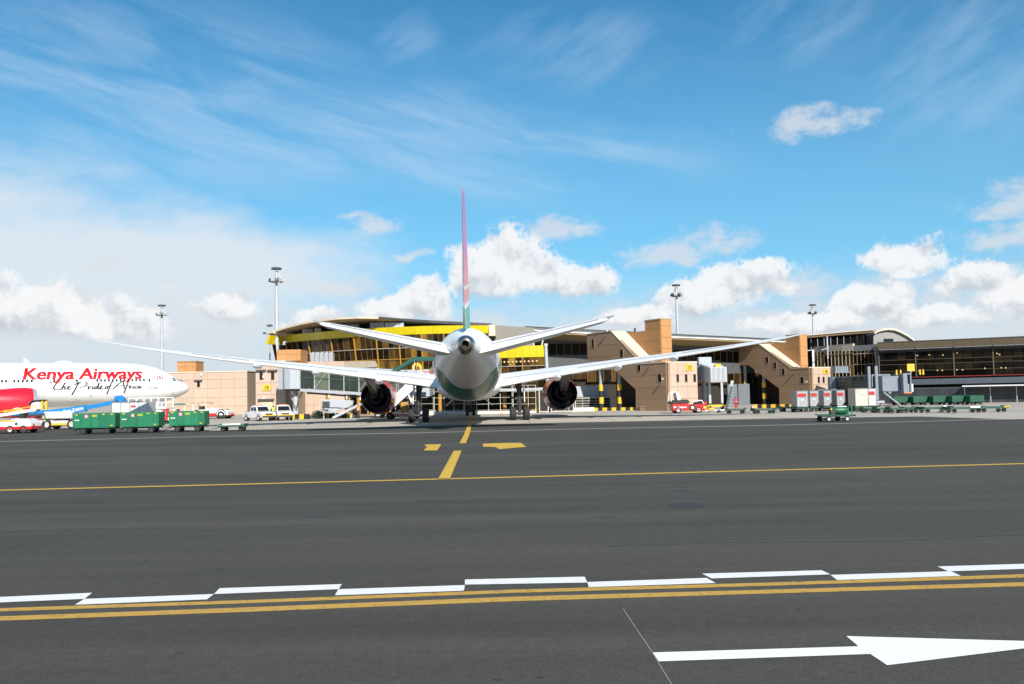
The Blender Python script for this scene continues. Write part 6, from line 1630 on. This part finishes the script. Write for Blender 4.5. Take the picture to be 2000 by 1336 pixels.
# ---- red tractor of stand 17
def red_tractor():
    p = G(1348,806.5); t = thing('tow_tractor', 'red tow tractor with black hood and white lettering beside stand block 17', 'tractor', (p.x,p.y,0), R(3))
    MB().prism([(x,-.95,z) for x, z in [(-2.15,.28),(-2.2,1.05),(-.35,1.10),(-.3,.98),(.2,.95),(1.5,.95),(1.75,.6),(1.8,.28)]], (0,1.9,0)).build('body', RED, t, bevel=.05)
    MB().prism([(x,-1.0,z) for x, z in [(-2.45,1.08),(-2.0,1.45),(-.5,1.52),(-.2,1.25),(-.35,1.12)]], (0,2.0,0)).build('hood', BLK, t, bevel=.04)
    for x in (-1.55,.75):
        for s in (-1,1): road_wheel(t, x, s*.86, .36, .26)
    MB().cyl((.05,-.97,.62),(.05,-.99,.62),.36).build('fan_guard', BLK, t); MB().cyl((.05,-.99,.62),(.05,-1.0,.62),.16).build('guard_hub', WHITE, t)
    MB().box(1.3,1.62,-.97,-.94,.45,.75).build('hazard_plate', YEL, t)
    c = node('roll_frame', t)
    pts = [(-2.3,-.8,1.3),(-2.2,-.8,2.1),(-1.9,-.8,2.4),(-1.5,-.8,2.3),(-1.2,-.8,1.6)]
    MB().path(pts, .05).build('hoop', WHITE, c); MB().path([(a,b+1.6,z) for a,b,z in pts], .05).build('hoop', WHITE, c)
    MB().hexa([(-1.55,-.85,1.4),(-1.2,-.85,1.4),(-1.2,.85,1.4),(-1.55,.85,1.4),(-1.75,-.85,2.35),(-1.5,-.85,2.35),(-1.5,.85,2.35),(-1.75,.85,2.35)]).build('screen', DWHITE, c)
    MB().path([(.1,-.7,.98),(.3,-.7,1.35),(1.2,-.7,1.38),(1.4,-.7,.98)], .05).build('guard_rail', WHITE, t)
    MB().box(.3,.9,-.3,.3,.96,1.2).build('seat', BLK, t); MB().box(1.5,1.75,-.5,.5,.95,1.25).build('dash', RED, t)
    text_on('side_lettering', 'swissport', .30, WHITE, t, (-1.75,-.955,.60), (1,0,0), (0,0,1), (0,-1,0), bold=.008)
    MB().box(-2.05,-1.85,-.965,-.953,.6,.82).build('side_emblem', WHITE, t)
    # tow bar lying behind
    tb = thing('tow_bar', 'white and yellow tow bar lying on the concrete right of the red tractor', 'tow bar', (G(1400,806).x,G(1400,806).y,0))
    MB().beam((-1.3,0,.28),(1.4,0,.28),.12).build('bar', DWHITE, tb); MB().box(-.9,-.3,-.2,.2,.34,.55).build('box', YEL, tb)
    for s in (-1,1): road_wheel(tb, .2, s*.3, .16, .1, DARK, 12)
    MB().cyl((.2,-.3,.16),(.2,.3,.16),.03).build('axle', DARK, tb); MB().box(-.95,-.85,-.1,.1,0,.22).build('foot', DARK, tb)
red_tractor()

# ---- green trailer with tank in front of the containers
def tank_trailer():
    p = G(1631,823); t = thing('equipment_trailer', 'low green equipment trailer with ribbed tank and white hubs before the containers', 'trailer', (p.x,p.y,0), R(-3))
    MB().box(-1.15,1.15,-.6,.6,.36,.46).build('deck', DGRN, t)
    for s in (-1,1): MB().beam((-1.2,s*.6,.5),(1.15,s*.6,.44),.09,.10).build('side_beam', DGRN, t)
    for x in (-.62,.72):
        MB().cyl((x,-.62,.2),(x,.62,.2),.05).build('axle', DARK, t)
        for s in (-1,1): road_wheel(t, x+(.0 if s < 0 else -.35), s*.62, .2, .15, HUB if s < 0 else DARK, 16)
    tk = MB().lathe([(-.25,.02),(-.22,.24),(-.1,.30),(.75,.30),(.87,.24),(.9,.02)], (.05,.05,.80), 'X', 20).build('tank', M('tank_green', (.01,.11,.05), .45, var=.2), t, smooth=True)
    MB().box(.2,.88,-.1,.2,1.08,1.14).build('tank_lid', WHITE, tk)
    MB().box(-.35,-.05,-.3,.3,.46,.85).build('pump', DARK, t); MB().cyl((-.3,-.2,.85),(-.3,-.2,1.0),.07).build('valve', YEL, t)
    for y in (-.45,.45): MB().beam((1.12,y,.46),(1.12,y,1.15),.08).build('end_post', GRN, t)
    MB().beam((1.12,-.45,1.12),(1.12,.45,1.12),.07).build('end_rail', GRN, t)
    MB().beam((-1.15,0,.42),(-1.5,0,.55),.07).build('draw_bar', DARK, t); MB().box(1.15,1.5,-.2,.2,.36,.48).build('hitch', BLACK, t)
tank_trailer()

# ---- mobile stairs with green canopy beside the aircraft's door
def stairs():
    Y = 103.0; x0 = XX(752,Y); t = thing('passenger_stairs', 'white mobile passenger stairs with green canopy behind the left landing gear', 'passenger stairs', (x0,Y,0))
    z = lambda px, py: ZZ(px,py,Y); X_ = lambda px: XX(px,Y)-x0
    a, b = Vector((X_(768),0,z(768,795))), Vector((X_(826),0,z(826,744)))
    for s in (-1,1):
        MB().prism([(a.x,s*.8,a.z-.15),(b.x,s*.8,b.z-.1),(b.x,s*.8,b.z+1.0),(X_(800),s*.8,z(800,745)),(X_(776),s*.8,z(774,768))], (0,.05,0)).build('side_panel', WHITE, t)
    n = 12
    for k in range(n):
        q = a+(b-a)*(k/(n-1)); MB().box(q.x-.18,q.x+.18,-.75,.75,q.z-.05,q.z).build('step', GREYM, t)
    MB().box(b.x,b.x+1.7,-.85,.85,b.z-.15,b.z).build('landing', WHITE, t)
    for y in (-.8,.8): MB().beam((b.x,y,b.z+1.0),(b.x+1.7,y,b.z+1.0),.07).build('hand_rail', M('rail_red', (.6,.02,.02), .5), t)
    MB().box(b.x+.1,b.x+1.7,-.86,-.82,b.z,b.z+.75).build('landing_panel', WHITE, t)
    MB().box(b.x-.2,b.x+1.72,-.885,-.865,b.z+.50,b.z+.72).build('red_stripe', RED, t)
    c = node('canopy', t)
    p = [Vector((X_(766),0,z(766,729))), Vector((X_(811),0,z(811,702))), Vector((X_(851),0,z(851,702)))]
    gm = M('canopy_dark_green', (.006,.085,.06), .5)
    for q, r in zip(p[:-1], p[1:]):
        MB().hexa([q+Vector((0,-.9,-.16)),r+Vector((0,-.9,-.16)),r+Vector((0,.9,-.16)),q+Vector((0,.9,-.16)),q+Vector((0,-.9,.25)),r+Vector((0,-.9,.25)),r+Vector((0,.9,.25)),q+Vector((0,.9,.25))]).build('canopy_roof', gm, c)
    for px, py0, py1 in ((776,770,722),(812,745,703),(848,744,703)):
        for y in (-.8,.8): MB().beam((X_(px),y,z(px,py0)),(X_(px),y,z(px,py1)),.07).build('canopy_post', GREYM, c)
    for y in (-.6,.6): MB().beam((X_(797),y,z(797,765)),(X_(812),y,.8),.22,.16).build('prop', WHITE, t)
    MB().box(X_(757),X_(818),-.95,.95,.42,.78).build('chassis', WHITE, t, bevel=.05); MB().box(X_(757),X_(800),-.97,-.955,.45,.56).build('red_strip', RED, t)
    MB().box(X_(806),X_(822),-.9,.9,.78,2.1).build('driver_cab', LGREY, t, bevel=.08); MB().box(X_(808),X_(820),-.93,-.902,1.3,1.95).build('cab_window', GLASS_D, t)
    for x in (X_(763),X_(812)):
        for s in (-1,1): road_wheel(t, x, s*.85, .42, .28, DARK)
    MB().box(X_(783),X_(798),-.7,.3,.78,1.9).build('tank', M('brass_tank', (.42,.27,.07), .4), t, bevel=.1)
    # round yellow stand sign on a post
    Ys = 116.0; s_ = thing('stand_marker', 'round yellow stand marker with black digits above the wing root', 'sign', (XX(815,Ys),Ys,0))
    zc = ZZ(815,718,Ys); MB().cyl((0,0,0),(0,0,zc-.45),.09).build('post', WHITE, s_); MB().cyl((0,.06,zc),(0,-.06,zc),.62,.62,28).build('disc', YEL, s_)
    text_on('sign_number', '16', .75, BLK, s_, (0,-.07,zc-.28), (1,0,0), (0,0,1), (0,-1,0), align='CENTER', bold=.03)
stairs()

# ---- service stair lying under the glass bridge
def service_stair():
    Y = 112.0; x0 = XX(626,Y); t = thing('service_stairs', 'grey mesh-sided service stairs below the glass passenger bridge', 'stairs', (x0,Y,0)); X_ = lambda px: XX(px,Y)-x0; z = lambda px, py: ZZ(px,py,Y)
    cage = [(626,801),(628,781),(660,781),(688,783),(686,792),(650,806)]
    for s in (-.7,.7):
        pts = [(X_(px),s,z(px,py)) for px, py in cage]
        for a, b in zip(pts, pts[1:]+pts[:1]): MB().beam(a,b,.08).build('frame_bar', LGREY, t)
    MB().prism([(X_(px),.66,z(px,py)) for px, py in cage], (0,.03,0)).build('mesh_panel', LGREY, t); MB().box(X_(632),X_(646),-.75,-.71,z(640,797),z(640,784)).build('dark_panel', DARK, t)
    a, b = Vector((X_(652),0,.12)), Vector((X_(706),0,z(706,789)))
    for s in (-.7,.7): MB().beam(a+Vector((0,s,0)), b+Vector((0,s,0)), .10, .28).build('stringer', LGREY, t)
    for k in range(9): q = a+(b-a)*(k/8); MB().box(q.x-.15,q.x+.15,-.65,.65,q.z-.03,q.z+.03).build('step', GREYM, t)
    for px in (632,655,684): MB().beam((X_(px),0,0),(X_(px),0,z(px,797)),.12).build('leg', LGREY, t)
service_stair()

# ---- painted kerb blocks, cones, bush, crates
def kerb_run(label, pts, n, h=.62, d_=.5):
    a, b = G(*pts[0]), G(*pts[1]); t = thing('kerb_barrier', label, 'barrier', (a.x,a.y,0), math.atan2(b.y-a.y,b.x-a.x)); L_ = (b-a).length
    for k in range(n): MB().tbox(L_*k/n+.005,L_*(k+1)/n-.005,-d_/2,d_/2,0,h,0,.06).build('block', YEL if k % 2 == 0 else BLK, t, bevel=.02)
kerb_run('black and yellow painted kerb blocks beside the white pickup', ((568,819),(604,818.5)), 4)
kerb_run('black and yellow painted kerb blocks below the grey service stairs', ((632,817),(700,815.5)), 6)
kerb_run('low black and yellow kerb around the striped columns of stand 17', ((1160,802.5),(1250,801.5)), 10, .42)
kerb_run('black and yellow kerb blocks behind the red tractor', ((1288,801.5),(1312,801)), 3, .5)
kerb_run('black and yellow kerb beside the brown stand 18 wall, near the containers', ((1472,797.5),(1552,797)), 9, .5)
def cone(px, py, lab):
    p = G(px,py); t = thing('traffic_cone', lab, 'traffic cone', (p.x,p.y,0), 0, 'traffic cones')
    MB().box(-.22,.22,-.22,.22,0,.05).build('base', BLK, t); MB().cyl((0,0,.05),(0,0,.7),.16,.03,16).build('body', ORG, t, smooth=True); MB().cyl((0,0,.3),(0,0,.45),.118,.085,16).build('sleeve', WHITE, t, smooth=True)
cone(980,811,'orange traffic cone left of the right landing gear')
p = G(1258,802); t = thing('pallet_stack', 'stack of brown timber pallets against the brown stand 17 wall', 'pallets', (p.x,p.y,0), R(-3))
for k in range(3): MB().box(-.6,2.4,-.5,.5,.02+k*.22,.18+k*.22).build('pallet', M('pallet_timber', (.22,.13,.07), .8, var=.2), t)
p = G(1294,802); t = thing('carton', 'pale carton at the foot of the stand 17 wall', 'box', (p.x,p.y,0)); MB().box(-.55,.55,-.4,.4,0,.75).build('box_body', M('carton_tan', (.52,.36,.22), .8), t, bevel=.02); MB().box(-.06,.06,-.405,.4,.751,.756).build('tape', DWHITE, t)
p = G(1472,798.5); t = thing('carton', 'small pale carton beside the stand 18 striped columns', 'box', (p.x,p.y,0)); MB().box(-.3,.3,-.3,.3,0,.4).build('box_body', M('carton_tan', (.52,.36,.22), .8), t, bevel=.02); MB().box(-.04,.04,-.3,.3,.401,.406).build('tape', DWHITE, t)
def bush(px, py, s, lab):
    p = G(px,py); t = thing('shrub', lab, 'shrub', (p.x,p.y,0)); mb = MB(); rr = random.Random(4)
    for k in range(900):
        a, b_ = rr.uniform(0,6.28), rr.uniform(.0,1.5); r = s*rr.uniform(.45,1.0)*(1+.25*math.sin(3*a)); c = Vector((r*math.cos(a)*math.cos(b_)*1.25, r*math.sin(a)*math.cos(b_), .12+r*math.sin(b_)*.95))
        d1 = Vector((rr.gauss(0,1),rr.gauss(0,1),rr.gauss(.5,1))).normalized()*.13; d2 = d1.cross(Vector((rr.gauss(0,1),rr.gauss(0,1),rr.gauss(0,1)))).normalized()*.05
        mb.add([c-d1,c+d2,c+d1,c-d2], [(0,1,2,3)])
    o = mb.build('foliage', M('shrub_leaf', (.020,.045,.014), .6, var=.3, vs=4), t, recalc=False); o['kind'] = 'stuff'
    q = MB()
    for k in range(6): a = k*1.05; q.cyl((.05*math.cos(a),.05*math.sin(a),0),(.4*s*math.cos(a),.4*s*math.sin(a),.75*s),.03,.012,6)
    q.build('stem', M('bark', (.06,.04,.03), .9), t)
bush(622,818,.85,'dark green shrub between the kerb blocks below the glass bridge')

# ------------------------------------------------------------------ people
def person(label, loc, rz, vest, trousers, arm=0.0, cap=None):
    t = thing('person', label, 'person', loc, rz)
    vs = [(0,0,.95),(0,0,1.12),(0,.01,1.30),(0,0,1.44),(0,.0,1.52),(0,-.02,1.60),(0,-.03,1.72)]
    rd = [(.155,.115),(.15,.11),(.175,.12),(.13,.09),(.058,.058),(.085,.095),(.075,.085)]
    ed = [(0,1),(1,2),(2,3),(3,4),(4,5),(5,6)]
    for s in (-1,1):
        k = len(vs); vs += [(s*.19,0,1.42),(s*.25,.02+arm*.05,1.16),(s*.25,-.10-arm*.25,.93+arm*.15),(s*.25,-.13-arm*.3,.84+arm*.18)]; rd += [(.065,.065),(.05,.05),(.04,.04),(.035,.045)]
        ed += [(3,k),(k,k+1),(k+1,k+2),(k+2,k+3)]
        k = len(vs); vs += [(s*.09,0,.88),(s*.11,-.01,.50),(s*.12,.03,.09),(s*.13,-.12,.045)]; rd += [(.095,.10),(.065,.07),(.048,.05),(.05,.035)]
        ed += [(0,k),(k,k+1),(k+1,k+2),(k+2,k+3)]
    me = bpy.data.meshes.new('body'); me.from_pydata(vs, ed, []); o = bpy.data.objects.new('body', me); COL.objects.link(o); o.parent = t
    sk = o.modifiers.new('skin', 'SKIN'); sd = me.skin_vertices[0].data
    for i, r in enumerate(rd): sd[i].radius = r
    sd[0].use_root = True
    o.modifiers.new('sub', 'SUBSURF').levels = 1; o.modifiers['sub'].render_levels = 1
    m = bpy.data.materials.new('clothed_figure'); m.use_nodes = True; tt = m.node_tree; nt = NT(tt); b = tt.nodes['Principled BSDF']; tcn = tt.nodes.new('ShaderNodeTexCoord'); x, y, z = nt.sep(tcn.outputs['Object'])
    c = nt.mix(nt.math('GREATER_THAN', z, .10), (.02,.02,.02,1), col4(trousers)); c = nt.mix(nt.math('GREATER_THAN', z, .97), c, (.10,.12,.16,1)); c = nt.mix(nt.math('GREATER_THAN', z, 1.49), c, (.10,.055,.035,1)); c = nt.mix(nt.math('GREATER_THAN', z, 1.71), c, (.012,.010,.009,1))
    hand = nt.math('MULTIPLY', nt.math('GREATER_THAN', nt.math('ABSOLUTE', x), .19), nt.math('LESS_THAN', z, .90+arm*.18)); c = nt.mix(hand, c, (.10,.055,.035,1))
    tt.links.new(c, b.inputs['Base Color']); b.inputs['Roughness'].default_value = .8; me.materials.append(m)
    rg = [[(w_*math.cos(a),d_*math.sin(a)+.0,z_) for a in [2*math.pi*i/16 for i in range(16)]] for z_, w_, d_ in ((.92,.19,.15),(1.12,.185,.145),(1.30,.21,.15),(1.43,.20,.13),(1.48,.12,.10))]
    v = MB().loft(rg, cap=False).build('vest', vest, t, smooth=True)
    MB().loft([[(x_*1.02,y_*1.02,z_) for x_, y_, z_ in [(.185*math.cos(a),.146*math.sin(a),zz) for a in [2*math.pi*i/16 for i in range(16)]]] for zz in (1.09,1.15)], cap=False).build('reflective_band', LGREY, v)
    if cap: MB().lathe([(1.70,.10),(1.78,.095),(1.82,.05),(1.83,.01)], (0,-.03,0), 'Z', 14).build('cap', cap, t, smooth=True)
    return t
HV = M('hi_vis_yellow', (.55,.68,.03), .7); HO = M('hi_vis_red', (.55,.03,.03), .7)
p = G(534,819); person('person in yellow hi-vis vest standing between the white pickups', (p.x,p.y,0), R(20), HV, (.02,.025,.05), .4)
p = G(86,842); person('person in pale hi-vis vest bending by the belt loader nose', (p.x,p.y,0), R(-60), M('hi_vis_pale', (.62,.66,.30), .7), (.03,.03,.04), .8)
p = G(1438,803); person('person in red overalls before the grey doors of stand 18', (p.x,p.y,0), R(10), HO, (.35,.02,.03), .2)
Y = 103.0; person('person in yellow hi-vis vest on the landing of the green-canopied stairs', (XX(845,Y),Y-.2,ZZ(826,744,Y)+.005), R(100), HV, (.03,.03,.04), .5)
p = G(700,817); person('person in orange vest beside the left engine below the glass bridge', (p.x,p.y,0), R(30), M('hi_vis_orange', (.75,.25,.02), .7), (.02,.025,.06), .3)
